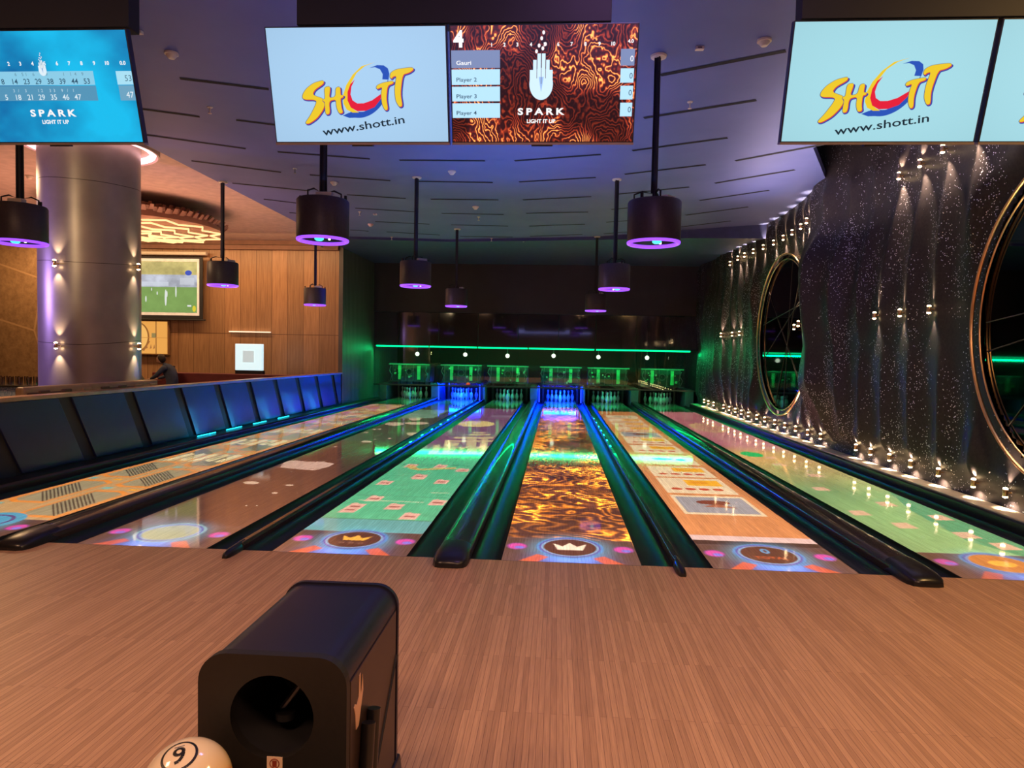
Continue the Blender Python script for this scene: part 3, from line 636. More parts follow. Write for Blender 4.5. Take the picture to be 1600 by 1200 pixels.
# blue lights in two decks
for i in (1, 3):
    area('pin_deck_light', (LC[i], 17.75, .50), (math.radians(12), 0, 0), 1.2, 60, (0.0, 0.02, 1.0), .12)
    area('pin_deck_light', (LC[i], 19.3, .46), (math.radians(-65), 0, 0), 1.3, 75, (0.0, 0.015, 1.0), .12)
    for sx in (-1, 1):
        tag(tube('blue_tube_light', [(LC[i] + sx * (.70 if sx < 0 else .68), 17.6, .02), (LC[i] + sx * (.70 if sx < 0 else .68), 17.6, .55)], .018, mat('blue_tube', (0, .05, .5), .4, emit=(0.01, 0.03, 1.0), strength=4.0, var=0)),
            'upright blue tube light at the %s side of the %s pin deck' % ('left' if sx < 0 else 'right', 'second' if i == 1 else 'centre'), 'tube light', 'upright blue tube lights')
for i in (0, 2, 4, 5): area('pin_deck_light', (LC[i], 17.7, .50), (0, 0, 0), 1.0, .3, (0.6, .9, .8), .1)

# ------------------------------------------------------------------ glass masking unit
def glass(name, tint=(.8, 1, .85), gl=.10, rough=.02, trans=(1, 1, 1)):
    m = bpy.data.materials.new(name); m.use_nodes = True; nt = m.node_tree; t = NT(nt); nt.nodes.remove(nt.nodes['Principled BSDF'])
    a = t.n('ShaderNodeBsdfTransparent'); a.inputs[0].default_value = (*trans, 1); g = t.n('ShaderNodeBsdfGlossy'); g.inputs[0].default_value = (*tint, 1); g.inputs['Roughness'].default_value = rough
    lw = t.n('ShaderNodeFresnel'); lw.inputs[0].default_value = 1.5; mx = t.n('ShaderNodeMixShader'); t.set(mx.inputs[0], t.math('ADD', lw.outputs[0], gl, clamp=True)); t.set(mx.inputs[1], a.outputs[0]); t.set(mx.inputs[2], g.outputs[0])
    nt.links.new(mx.outputs[0], nt.nodes['Material Output'].inputs[0]); MATS[name] = m; return m
GLASS = glass('clear_glass', gl=.06, trans=(.82, .92, .86))
DGLASS = mat('dark_glass', (0.030, 0.026, 0.028), .06, spec=.9, coat=.5)
xs = [XL + .01, -5.35, -4.03, -2.73, -1.42, -.10, 1.10, 2.40, 3.45, XR + .02]
gd = ['leftmost', 'second', 'third', 'fourth', 'fifth', 'sixth', 'seventh', 'eighth', 'rightmost']
for k in range(9):
    tag(box('lower_glass_panel', xs[k] + .008, xs[k + 1] - .008, YB + .03, YB + .042, .54, 1.775, GLASS), gd[k] + ' clear glass panel below the green light strip', 'glass panel', 'clear glass panels in front of the machines')
    tag(box('upper_glass_panel', xs[k] + .008, xs[k + 1] - .008, YB + .0, YB + .012, 1.81, 2.90, DGLASS), gd[k] + ' dark mirror-like glass panel above the green light strip', 'glass panel', 'dark glass panels above the light strip')
ls = [XL + .1, -4.33, -2.68, -1.06, .55, 2.0, 4.1]
ls = [XL + .10, -4.32, -2.74, -1.08, .62, 1.15, 4.15]
for k in range(5):
    a, c = [(-6.1, -4.36), (-4.32, -2.76), (-2.72, -1.10), (-1.06, 1.06), (1.12, 4.12)][k]
    tag(tube('green_light_tube', [(a, YB - .03, 1.785), (c, YB - .03, 1.785)], .024, GREENLED), gd[k].replace('fifth', 'rightmost') + ' length of glowing green strip light across the pin glass', 'strip light', 'green strip lights')

# pin setting machines
MDK = mat('machine_dark_metal', (0.09, 0.12, 0.11), .35, .6)
def pinsetter(i):
    t_ = thing('pinsetting_machine', 'green-lit pinsetting machine behind the glass over ' + LDESC[i], 'pinsetter', (LC[i], 17.9, .56), group='pinsetting machines')
    rn = random.Random(i)
    o = box('housing', -.66, .66, .35, 1.2, .02, .62, MDK, t_, .02)
    box('top_beam', -.70, .70, .0, .06, .60, .64, mat('beam_green_grey', (.3, .45, .36), .4, .3), t_, .005)
    box('lower_beam', -.70, .70, .0, .05, .03, .06, MDK, t_, .005)
    for x in (-.33, .33): box('guide_plate', x - .055, x + .055, .04, .06, .10, .58, GREENPLATE, t_, .006)
    bm = bmesh.new(); tube_bm(bm, [(.0 + .10 * math.cos(a), .05, .36 + .10 * math.sin(a)) for a in [k * math.pi / 8 for k in range(16)]], .014, 6, True); frombm('drive_wheel', bm, STEEL, t_, smooth=True)
    for k in range(14):
        x = rn.uniform(-.62, .62); z = rn.uniform(.08, .5); s = rn.uniform(.012, .035)
        box('bracket', x - s, x + s, .0, .09, z - s * rn.uniform(.6, 2), z + s, rn.choice([STEEL, GREENPLATE, CREAM, MDK]), t_, .003)
    for x in (-.58, -.12, .14, .56): tube('rod', [(x, .03, .05), (x + .02, .03, .60)], .01, STEEL, t_, 6)
    for x in (-.60, .60): box('stand_leg', x - .03, x + .03, 1.12, 1.18, -.665, .03, MDK, t_)
    for x in (-.62, .62): tube('hose', [(x, .0, .55), (x - .05, -.02, .4), (x + .04, -.02, .25), (x - .02, 0, .08)], .014, STEEL, t_, 6)
for i in range(6): pinsetter(i); area('machine_light', (LC[i], 17.35, 1.60), (math.radians(38), 0, 0), 1.1, 13, (0.02, 1.0, .30), .06)
for k, (u, v) in enumerate(((652, 553), (727, 554), (793, 556), (865, 556), (935, 558), (1011, 559))):
    p = at(u, v, Y=19.4); bm = bmesh.new(); bmesh.ops.create_uvsphere(bm, u_segments=16, v_segments=10, radius=.075)
    t_ = thing('round_lamp', 'small round white lamp high behind the glass above ' + LDESC[k], 'lamp', p, group='round lamps behind the glass'); frombm('globe', bm, WHITELED, t_, smooth=True)
    tube('stem', [(0, 0, .07), (0, 0, .6)], .012, STEEL, t_, 6); tube('bracket', [(0, 0, .6), (0, 1.18, .62)], .014, STEEL, t_, 6)
REDB = mat('red_ball', (0.8, 0.04, 0.02), .2, emit=(1, .05, .02), strength=.8)
p = at(731, 600, Y=17.26); bm = bmesh.new(); bmesh.ops.create_uvsphere(bm, u_segments=20, v_segments=12, radius=.075)
t_ = thing('warning_light', 'small glowing red dome light under the second pinsetting machine', 'warning light', (p.x, 17.325, .556)); bmesh.ops.bisect_plane(bm, geom=bm.verts[:] + bm.edges[:] + bm.faces[:], plane_co=(0, 0, 0), plane_no=(0, 0, -1), clear_outer=True)
frombm('dome', bm, REDB, t_, smooth=True); box('base', -.08, .08, -.038, .038, -.0205, 0, MDK, t_)

# ------------------------------------------------------------------ glitter wall on the right
m, t, b = newmat('black_glitter')
vo = t.n('ShaderNodeTexVoronoi', feature='F1'); t.set(vo.inputs['Vector'], t.coord()); vo.inputs['Scale'].default_value = 52
wn = t.n('ShaderNodeTexWhiteNoise', noise_dimensions='3D'); t.set(wn.inputs['Vector'], vo.outputs['Position'])
pt = t.noise(t.coord(scale=(1, 1.4, .55)), 1.6, 3, .6)
dens = t.math('MULTIPLY', t.math('SUBTRACT', pt, 0.42), 1.7, clamp=True)
fl = t.math('MULTIPLY', t.math('LESS_THAN', wn.outputs[0], dens), t.math('LESS_THAN', vo.outputs[0], .34))
wc = t.n('ShaderNodeVectorMath', operation='SUBTRACT'); t.set(wc.inputs[0], wn.outputs[1]); wc.inputs[1].default_value = (.5, .5, .5)
ws = t.n('ShaderNodeVectorMath', operation='SCALE'); t.set(ws.inputs[0], wc.outputs[0]); ws.inputs['Scale'].default_value = 1.5
ge = t.n('ShaderNodeNewGeometry'); wa = t.n('ShaderNodeVectorMath', operation='ADD'); t.set(wa.inputs[0], ge.outputs['Normal']); t.set(wa.inputs[1], ws.outputs[0])
wnm = t.n('ShaderNodeVectorMath', operation='NORMALIZE'); t.set(wnm.inputs[0], wa.outputs[0])
c = t.mix(fl, t.ramp(t.noise(t.coord(), 30, 4, .7), [(.3, (.017, .014, .019)), (.75, (.042, .034, .037))]), (.85, .82, .95, 1)); t.set(b.inputs['Base Color'], c)
b.inputs['Roughness'].default_value = .48; b.inputs['Specular IOR Level'].default_value = .25; t.set(b.inputs['Metallic'], t.math('MULTIPLY', fl, .9))
nx = t.n('ShaderNodeMix', data_type='VECTOR'); t.set(nx.inputs[0], fl); t.set(nx.inputs[4], ge.outputs['Normal']); t.set(nx.inputs[5], wnm.outputs[0]); t.set(b.inputs['Normal'], nx.outputs[1])
GLIT = m
RINGS = [(9.10, 2.07, 1.62), (1.08, 2.0, 1.61)]
def sst(a, b_, x): t_ = np.clip((x - a) / (b_ - a), 0, 1); return t_ * t_ * (3 - 2 * t_)
def relief(Y, Z):
    Y = np.asarray(Y, float); Z = np.asarray(Z, float)
    hump = .40 * np.exp(-((Y - 6.55) / .75) ** 2) * sst(.35, 1.3, Z) * (1 - .55 * sst(3.1, 3.9, Z)) + .14 * np.exp(-((Y - 13.9) / 1.0) ** 2) * sst(.3, 1.3, Z)
    ph = math.pi * (Y - .1 + .10 * np.sin(Z * 1.75 + .4)) / .63
    fold = 1 - np.abs(np.sin(ph))                       # creased folds, one per wall light
    amp = .105 * (1 - .85 * sst(4.2, 4.5, Z)) * (.30 + .70 * np.abs(np.sin(Z * 1.62 + .2)))
    pl = amp * fold + .05 * np.sin(Y * 1.3 + 1.2 * np.sin(Z * 1.1))
    step = 0
    r = hump + (pl + .07) + step
    mask = np.ones_like(Y)
    for yc, zc, rad in RINGS:
        d = np.hypot(Y - yc, Z - zc); keep = sst(rad + .02, rad + .45, d); mask = np.where((Y < 7.15) & (yc > 5), mask, mask * keep)
    mask = mask * sst(.18, .5, Z)
    return r * mask + hump * (1 - mask) * (Y < 7.6)
def wallx(y, z): return XR - float(relief(y, z))
ys = np.arange(-3.0, YB + .001, .035); zs = np.arange(.10, 5.76, .055)
YY, ZZ = np.meshgrid(ys, zs); XX = XR - relief(YY, ZZ)
ny, nz = len(ys), len(zs); V = np.stack([XX.ravel(), YY.ravel(), ZZ.ravel()], 1)
Fq = []
for j in range(nz - 1):
    for i in range(ny - 1):
        y, z = ys[i], zs[j]
        if z > 4.60 and not (3.2 < y < 8.3): continue
        if any((y - yc) ** 2 + (z - zc) ** 2 < (rad - .06) ** 2 for yc, zc, rad in RINGS) and y < 100:
            if not (y < 7.62 and y > 4.0): continue
        a = j * ny + i; Fq.append((a, a + ny, a + ny + 1, a + 1))
me = bpy.data.meshes.new('wall_right'); me.from_pydata(V.tolist(), [], Fq); me.update(); struct(link('wall_right', me, GLIT, smooth=True))
struct(box('wall_right_core', XR + .12, XR + .25, -9, 21, 0, 5.8, MATTEBLACK))
struct(box('wall_right_front', XR - .02, XR + .1, -9, -3.0, 0, 4.55, DARKWALL))
MIR = mat('smoked_mirror', (0.10, 0.10, 0.12), .03, 1.0, var=.02)
for k, (yc, zc, rad) in enumerate(RINGS):
    t_ = thing('round_wall_mirror', ['large round smoked mirror with brass rings, further one on the glitter wall', 'large round smoked mirror with brass rings cut by the right edge of the view'][k], 'mirror', (XR, yc, zc), group='round mirrors on the glitter wall')
    bm = bmesh.new(); vs_ = [bm.verts.new((.03, rad * .99 * math.cos(a), rad * .99 * math.sin(a))) for a in [q * 2 * math.pi / 72 for q in range(72)]]; vb = [bm.verts.new((.06, v.co.y, v.co.z)) for v in vs_]
    bm.faces.new(vs_); bm.faces.new(list(reversed(vb)))
    for q in range(72): bm.faces.new((vs_[q], vs_[(q + 1) % 72], vb[(q + 1) % 72], vb[q]))
    frombm('mirror_glass', bm, MIR, t_)
    tube('outer_ring', [(-.05, rad * math.cos(a), rad * math.sin(a)) for a in [q * 2 * math.pi / 96 for q in range(96)]], .019, GOLD, t_, 8, True)
    tube('inner_ring', [(-.02, (rad - .10) * math.cos(a), (rad - .10) * math.sin(a)) for a in [q * 2 * math.pi / 96 for q in range(96)]], .011, GOLD, t_, 8, True)
    bm = bmesh.new(); rn = random.Random(5 + k)
    for q in range(5):
        a = rn.uniform(0, 6.28); b2 = a + rn.uniform(1.6, 3.6); R_ = rad - .14
        tube_bm(bm, [(.022, R_ * math.cos(a), R_ * math.sin(a)), (.022, R_ * math.cos(b2), R_ * math.sin(b2))], .006, 6)
    frombm('mullion_lines', bm, mat('thin_bronze_line', (.05, .04, .035), .4, .3), t_)
# up-and-down wall lights
LOW = [15.88, 15.29, 14.64, 13.57, 12.97, 12.35, 11.75, 11.12, 10.43, 9.88, 9.25, 8.63, 8.0, 7.37, 6.74, 5.35, 4.88, 4.33, 3.78, 3.15, 2.47, 1.94]
MID = [13.35, 12.65, 12.0, 8.31, 7.69, 7.07, 4.65, 4.05, 3.41]
UP = [12.89, 11.95, 11.42, 10.85, 10.25, 9.65, 9.07, 8.47, 7.87, 7.34, 4.33, 3.74, 3.15, 2.55]
S0 = None
def sconce(x, y, z, label, group, rot=0.0, up=1.0, down=1.0, cone=44, cone_d=None):
    global S0
    if S0 is None:
        S0 = thing('wall_light', '', 'wall light')
        lathe('body', [(.0, -.035), (.022, -.035), (.024, -.03), (.024, .03), (.022, .035), (0, .035)], GOLD, S0, 12)
        tube('arm', [(.0, 0, 0), (.075, 0, 0)], .010, GOLD, S0, 6)
        lathe('lens', [(.0, .0355), (.023, .0355), (.021, .048), (0, .056)], WARMLED, S0, 12); lathe('lens', [(0, -.056), (.021, -.048), (.023, -.0355), (0, -.0355)], WARMLED, S0, 12); s = S0
    else: s = copy_tree(S0)
    s.location = (x, y, z); s.rotation_euler = (0, 0, rot); tag(s, label, 'wall light', group)
    dx, dy = math.cos(rot) * .14, math.sin(rot) * .14
    if up: spot('wall_light_beam', (x, y, z + .062), (x + dx * .9, y + dy * .9, z + .6), 60 * up, (1, .70, .42), math.radians(cone), 1.0, .008)
    if down: spot('wall_light_beam', (x, y, z - .062), (x + dx * 1.1, y + dy * 1.1, z - .6), 60 * down, (1, .72, .45), math.radians(cone_d or cone), 1.0, .008)
def row(lst, z, nm, grp, **k):
    for q, y in enumerate(lst):
        if len(lst) <= 13: od = ORD[q]; lab = 'small brass wall light in the %s row, %s counted from the pin end' % (nm, od)
        else: lab = 'small brass wall light in the %s row, %s' % (nm, ('%s counted from the pin end' % ORD[q]) if q < (len(lst) + 1) // 2 else ('%s counted from the near end' % ORD[len(lst) - 1 - q]))
        sconce(wallx(y, z) - .055, y, z, lab, grp, **k)
row(LOW, .285, 'bottom', 'bottom row of wall lights', up=.8, down=.5, cone=62, cone_d=125)
row(MID, 2.20, 'middle', 'middle row of wall lights', up=.7, down=.45, cone=58)
row(UP, 4.02, 'top', 'top row of wall lights', up=.8, down=1.3, cone=58)

# ------------------------------------------------------------------ hanging projectors
HOUSE = mat('projector_housing', (0.050, 0.042, 0.050), .42, bump=.05, nscale=40)
LENS = mat('teal_lens', (.05, .3, .3), .1, emit=(.05, .9, .6), strength=1.6, var=0)
PJ = [(-6.1, 2.15), (-6.1, 6.75), (-6.1, 11.4), (-2.56, 1.80), (-2.56, 6.4), (-2.56, 11.1), (.79, 1.80), (.79, 6.5), (.79, 12.0)]
PL = ['large drum projector with violet ring hanging at the left edge, before the column', 'black drum projector with violet ring hanging before the wood wall, nearest the football screen', 'smallest drum projector with violet ring hanging before the wood wall',
      'nearest drum projector with violet ring, hanging left of centre under the logo screen', 'middle drum projector with violet ring in the centre-left row', 'farthest drum projector with violet ring in the centre-left row',
      'nearest drum projector with violet ring, hanging right of centre', 'middle drum projector with violet ring in the right row', 'farthest drum projector with violet ring in the right row']
p0 = None
for k, (x, y) in enumerate(PJ):
    zr_ = 2.70
    if p0 is None:
        p0 = thing('hanging_projector', '', 'projector'); R_ = .262
        lathe('housing', [(0, .10), (R_ - .04, .10), (R_ - .035, .012), (R_ - .004, .0), (R_, .012), (R_, .385), (R_ - .01, .40), (0, .40)], HOUSE, p0, 40)
        bm = bmesh.new(); tube_bm(bm, [((R_ - .018) * math.cos(a), (R_ - .018) * math.sin(a), -.004) for a in [q * 2 * math.pi / 40 for q in range(40)]], .020, 8, True); frombm('light_ring', bm, PURPLELED, p0, smooth=True)
        lathe('lens', [(0, -.022), (.03, -.018), (.045, -.006), (.05, .10)], LENS, p0, 16, c=(-.02, -.05, 0))
        lathe('sensor', [(0, -.012), (.012, -.008), (.014, .10)], WHITELED, p0, 10, c=(.08, -.03, 0))
        tube('pole', [(.0, 0, .40), (0, 0, CEIL - 2.70)], .024, MATTEBLACK, p0, 10)
        lathe('ceiling_plate', [(0, CEIL - 2.725), (.075, CEIL - 2.72), (.08, CEIL - 2.702), (0, CEIL - 2.7015)], CREAM, p0, 20)
        box('junction_box', -.02, .14, -.16, -.08, .401, .45, CREAM, p0, .006)
        for q, (a, b_) in enumerate(((.3, .18), (2.2, .2), (4.0, .17))):
            tube('cable', [(b_ * math.cos(a), b_ * math.sin(a), .40), (b_ * 1.0 * math.cos(a), b_ * math.sin(a), .47), (b_ * .6 * math.cos(a), b_ * .6 * math.sin(a), .50), (.032 * math.cos(a), .032 * math.sin(a), .48), (.030 * math.cos(a), .030 * math.sin(a), 1.3), (.032 * math.cos(a), .032 * math.sin(a), CEIL - 2.705)], .009, MATTEBLACK, p0, 6)
        for s in (-1, 1): box('hook', s * .235 - .012, s * .235 + .012, -.012, .012, .40, .445, MATTEBLACK, p0, .003)
        p = p0
    else: p = copy_tree(p0)
    p.location = (x, y, zr_); p.rotation_euler = (0, 0, [0, 1.1, .4, 0, .6, 1.5, .9, 2.0, 1.3][k]); tag(p, PL[k], 'projector', 'hanging lane projectors')
    xr = [(-5.72, -4.6), (-3.93, -1.23), (-.55, 3.92)][k // 3]; yr = [(0, 4.3), (4.3, 9.0), (9.0, 17)][k % 3]
    projector_light((x, y, 2.66), xr, yr)

# ------------------------------------------------------------------ scoring screens
def emis_img(name, im, strength):
    m = bpy.data.materials.new(name); m.use_nodes = True; t = NT(m.node_tree); b = m.node_tree.nodes['Principled BSDF']
    tx = t.n('ShaderNodeTexImage'); tx.image = im; tx.extension = 'EXTEND'; uv = t.n('ShaderNodeUVMap'); t.set(tx.inputs[0], uv.outputs[0])
    b.inputs['Base Color'].default_value = (0.01, 0.01, 0.01, 1); b.inputs['Roughness'].default_value = .25; t.set(b.inputs['Emission Color'], tx.outputs[0]); b.inputs['Emission Strength'].default_value = strength
    return m
YEL, BLU, RED = (245, 208, 45), (35, 85, 190), (235, 30, 60)
def logo(bg, edge):
    c = Canvas(0, 1.778, 0, 1, 420, bg)
    yy = np.linspace(0, 1, c.h)[:, None]; xx = np.linspace(0, 1, c.w)[None, :]; vg = 1 - .10 * ((xx - .5) ** 2 + (yy - .5) ** 2) * 2; c.a *= vg[..., None].astype(np.float32)
    def mp(p):
        o = []
        for x, y in p:
            v = (y - 181) / 667; l = 58 + 54 * v; r = 1147 + 10 * v; o.append(((x - l) / (r - l) * 1.778, 1 - v))
        return o
    def smooth_(p, it=2):
        for _ in range(it):
            q = []
            for a, b_ in zip(p, p[1:] + p[:1]): q += [(a[0] * .8 + b_[0] * .2, a[1] * .8 + b_[1] * .2), (a[0] * .2 + b_[0] * .8, a[1] * .2 + b_[1] * .8)]
            p = q
        return p
    S = [(408, 486), (398, 482), (345, 496), (300, 528), (277, 562), (274, 585), (292, 594), (345, 594), (362, 604), (352, 632), (320, 690), (292, 728), (292, 738), (312, 738), (362, 705), (400, 655), (415, 612), (402, 588), (352, 572), (338, 560), (352, 535), (405, 502)]
    H = [(410, 522), (442, 516), (446, 530), (437, 586), (478, 578), (480, 524), (508, 518), (508, 570), (526, 568), (524, 582), (507, 586), (512, 640), (522, 672), (498, 678), (482, 640), (480, 592), (436, 602), (442, 678), (414, 684), (412, 606), (400, 604), (402, 592), (414, 590)]
    T1 = [(727, 528), (732, 512), (765, 498), (832, 486), (830, 502), (795, 514), (786, 590), (796, 654), (778, 660), (760, 622), (756, 560), (764, 520), (735, 534)]
    T2 = [(810, 468), (815, 440), (850, 420), (948, 409), (954, 424), (925, 442), (888, 450), (872, 560), (884, 634), (864, 640), (842, 600), (838, 530), (852, 456), (828, 464), (822, 474)]
    def arcp(cx, cy, rx, ry, a0, a1, tilt, n=26):
        o = []
        for k in range(n + 1):
            a = a0 + (a1 - a0) * k / n; x = rx * math.cos(a); y = ry * math.sin(a); o.append((cx + x * math.cos(tilt) - y * math.sin(tilt), cy + x * math.sin(tilt) + y * math.cos(tilt)))
        return o
    # O: crescents between two tilted ellipses
    outer = (663, 545, 172, 133); tl = math.radians(-48)
    blueo = arcp(660, 548, 178, 136, math.radians(-55), math.radians(235), tl); bluei = arcp(668, 532, 150, 112, math.radians(235), math.radians(-55), tl)
    c.fill(mp(arcp(655, 560, 160, 122, math.radians(30), math.radians(175), tl) + arcp(672, 535, 150, 108, math.radians(175), math.radians(30), tl)), BLU)
    c.fill(mp([(688, 412), (735, 396), (775, 398), (800, 415), (808, 445), (803, 480), (765, 478), (768, 448), (752, 420), (722, 408)]), BLU)
    c.fill(mp([(800, 470), (790, 530), (755, 590), (700, 640), (640, 672), (560, 672), (520, 690), (560, 704), (620, 702), (690, 672), (745, 625), (775, 570), (800, 500)]), BLU)
    c.fill(mp([(722, 379), (660, 402), (610, 440), (575, 500), (560, 560), (565, 620), (590, 655), (620, 672), (580, 672), (545, 655), (526, 620), (524, 570), (545, 510), (585, 450), (640, 402)]), YEL)
    c.fill(mp([(598, 478), (576, 520), (570, 565), (582, 600), (610, 618), (650, 617), (700, 600), (762, 558), (752, 595), (715, 640), (660, 662), (610, 664), (570, 642), (551, 600), (552, 550), (570, 505)]), RED)
    for L in (S, H, T1, T2):
        L = smooth_(L)
        for dx, dy in ((10, 9), (7, 11), (4, 10), (9, 4), (12, 6)): c.fill(mp([(x + dx, y + dy) for x, y in L]), (45, 70, 170))
        for dx, dy in ((-3, 0), (0, -2), (-2, 3)): c.fill(mp([(x + dx, y + dy) for x, y in L]), (60, 70, 130))
        c.fill(mp([(x + 4, y + 4) for x, y in L]), (220, 70, 50)); c.fill(mp(L), YEL)
    (x0, y0), (x1, y1) = mp([(398, 812), (897, 735)]); c.text('www.shott.in', x0, y0, math.hypot(x1 - x0, y1 - y0), .072, (10, 40, 55), rot=math.atan2(y1 - y0, x1 - x0), bold=.012)
    return c
def hand(c, cx, cy, s, col):
    c.ell(cx, cy, .095 * s, .115 * s, col); 
    for dx, h_ in ((-.078, .10), (-.052, .17), (-.018, .215), (.018, .215), (.052, .17), (.078, .10)): c.rect(cx + (dx - .014) * s, cx + (dx + .014) * s, cy, cy + h_ * s, col)
    c.fill([(cx - .02 * s, cy + .05 * s), (cx + .02 * s, cy + .05 * s), (cx, cy - .06 * s)], (150, 185, 235))
    for dx in (-.035, 0, .035): c.rect(cx + (dx - .002) * s, cx + (dx + .002) * s, cy + (.0 if dx == 0 else .04) * s, cy + .2 * s, (90, 50, 40))
    for dx, dy in ((-.02, .27), (.01, .25), (.0, .32), (.03, .28), (-.04, .23), (.015, .36)): c.ell(cx + dx * s, cy + dy * s, .011 * s, .014 * s, (255, 235, 235))
def s3(x, y):
    v = (y - 105) / 800; l = 115 + 15 * v; r = 1420 - 32 * v; return ((x - l) / (r - l) * 1.778, 1 - v)
def tv_lava():
    c = Canvas(0, 1.778, 0, 1, 420); c.a = lava(c.h, c.w, (150, 120), (255, 225, 110), (235, 82, 45), (52, 16, 22), 15.0)
    wt = (250, 250, 250)
    x, y = s3(135, 243); c.text('4', x, y, .10, .135, wt, bold=.04)
    for k, xx in enumerate((405, 495, 585, 680, 775, 870, 963, 1058, 1155, 1250)): x, y = s3(xx, 245); c.text(str(k + 1), x, y, 0, .032, wt, align='C', bold=.03)
    x, y = s3(1370, 228); c.text('4.0', x, y, .055, .030, wt, align='C', bold=.03)
    for (a, b_, col, tx, tc) in ((268, 388, (120, 135, 175), 'Gauri', wt), (398, 503, (178, 222, 248), 'Player 2', (45, 75, 90)), (516, 618, (178, 222, 248), 'Player 3', (45, 75, 90)), (632, 735, (178, 222, 248), 'Player 4', (45, 75, 90))):
        x0, y0 = s3(118, b_); x1, y1 = s3(463, a); c.rect(max(0, x0), x1, y0, y1, col); X, Y = s3(155, b_ - 22); c.text(tx, X, Y, .20 if len(tx) > 5 else .145, .036, tc, bold=.01)
        x0, y0 = s3(1300, b_ - 8); c.rect(x0, 1.76, y0, y1 - .01 + .01, col); c.text('0', 1.735, y0 + .035, .03, .05, tc, align='C')
    x, y = s3(752, 500); hand(c, x, y, 1.2, (205, 232, 252))
    x, y = s3(752, 713); c.text('SPARK', x, y, .46, .058, wt, align='C', bold=.035, spacing=1.5)
    x, y = s3(752, 772); c.text('LIGHT IT UP', x, y, .28, .034, wt, align='C', bold=.03)
    return c
def tv_blue():
    c = Canvas(0, 1.778, 0, 1, 420); yy = np.linspace(0, 1, c.h)[:, None]; xx = np.linspace(0, 1, c.w)[None, :]
    d = np.exp(-((xx + .25 * (yy) - .86) / .22) ** 2); n = fbm(c.h, c.w, (120, 160), 4)
    a = np.array(lin((8, 95, 160)))[None, None]; b_ = np.array(lin((20, 190, 240)))[None, None]; k = np.clip(.25 + d * .8 + (n - .5) * .9, 0, 1)[..., None]; c.a = (a * (1 - k) + b_ * k).astype(np.float32)
    def q(x, y): v = (y - 205) / 635; r = 760 + 85 * v; return ((1 - (r - x) / 1035) * 1.778, 1 - v)
    wt = (250, 250, 250)
    for k, X in enumerate((-10, 62, 132, 205, 278, 352, 425, 498, 573, 650)): x, y = q(X, 396); c.text(str(k + 1), x, y, 0, .034, wt, align='C', bold=.03)
    x, y = q(742, 396); c.text('0.0', x, y, .06, .034, wt, align='C', bold=.03)
    x0, y0 = q(-220, 508); x1, y1 = q(562, 430); c.rect(x0, x1, y0, y1, (140, 205, 232)); x0, y0 = q(-220, 598); x1, y1 = q(575, 512); c.rect(x0, x1, y0, y1, (85, 150, 185))
    for X, s1_, s2_ in ((18, '8', '5'), (92, '14', '18'), (162, '23', '21'), (233, '29', '29'), (306, '38', '35'), (379, '39', '46'), (452, '44', '47'), (525, '53', '')):
        x, y = q(X, 502); c.text(s1_, x, y, 0, .050, (45, 85, 110), align='C', bold=.01); x, y = q(X + 14, 592)
        if s2_: c.text(s2_, x, y, 0, .050, (215, 235, 245), align='C', bold=.01)
    for X, s_ in ((98, '6'), (140, '5'), (162, '1'), (206, '6'), (285, '9'), (388, '1'), (430, '1'), (458, '4'), (500, '9')): x, y = q(X, 455); c.text(s_, x, y, 0, .030, (90, 130, 150), align='C')
    for X, s_ in ((80, '3'), (108, '/'), (152, '3'), (230, '1'), (250, '2'), (300, '3'), (325, '3'), (372, '9'), (405, '/'), (440, '1')): x, y = q(X, 548); c.text(s_, x, y, 0, .030, (190, 220, 235), align='C')
    x0, y0 = q(707, 508); c.rect(x0, 1.778, y0, y0 + .12, (170, 225, 245)); x0, y0 = q(722, 598); c.rect(x0, 1.778, y0, y0 + .135, (110, 165, 195))
    x, y = q(772, 488); c.text('53', x, y, 0, .055, (70, 110, 130), align='C'); x, y = q(780, 582); c.text('47', x, y, 0, .055, (235, 245, 250), align='C')
    x, y = q(310, 688); c.text('SPARK', x, y, .48, .062, wt, align='C', bold=.035, spacing=1.5); x, y = q(320, 732); c.text('LIGHT IT UP', x, y, .28, .036, wt, align='C', bold=.03)
    x, y = q(262, 425); hand(c, x, y, .42, (225, 240, 250))
    return c
LG1 = emis_img('logo_screen_blue', logo((176, 216, 250), None).image('logo_a'), .95); LG2 = emis_img('logo_screen_aqua', logo((172, 228, 240), None).image('logo_b'), .95)
LAV = emis_img('fiery_score_screen', tv_lava().image('lava_score'), 1.15); BLS = emis_img('blue_score_screen', tv_blue().image('blue_score'), 1.0)
FRM = mat('screen_frame', (.02, .02, .022), .3); STRIP = mat('screen_bottom_strip', (.35, .30, .27), .35, .6)
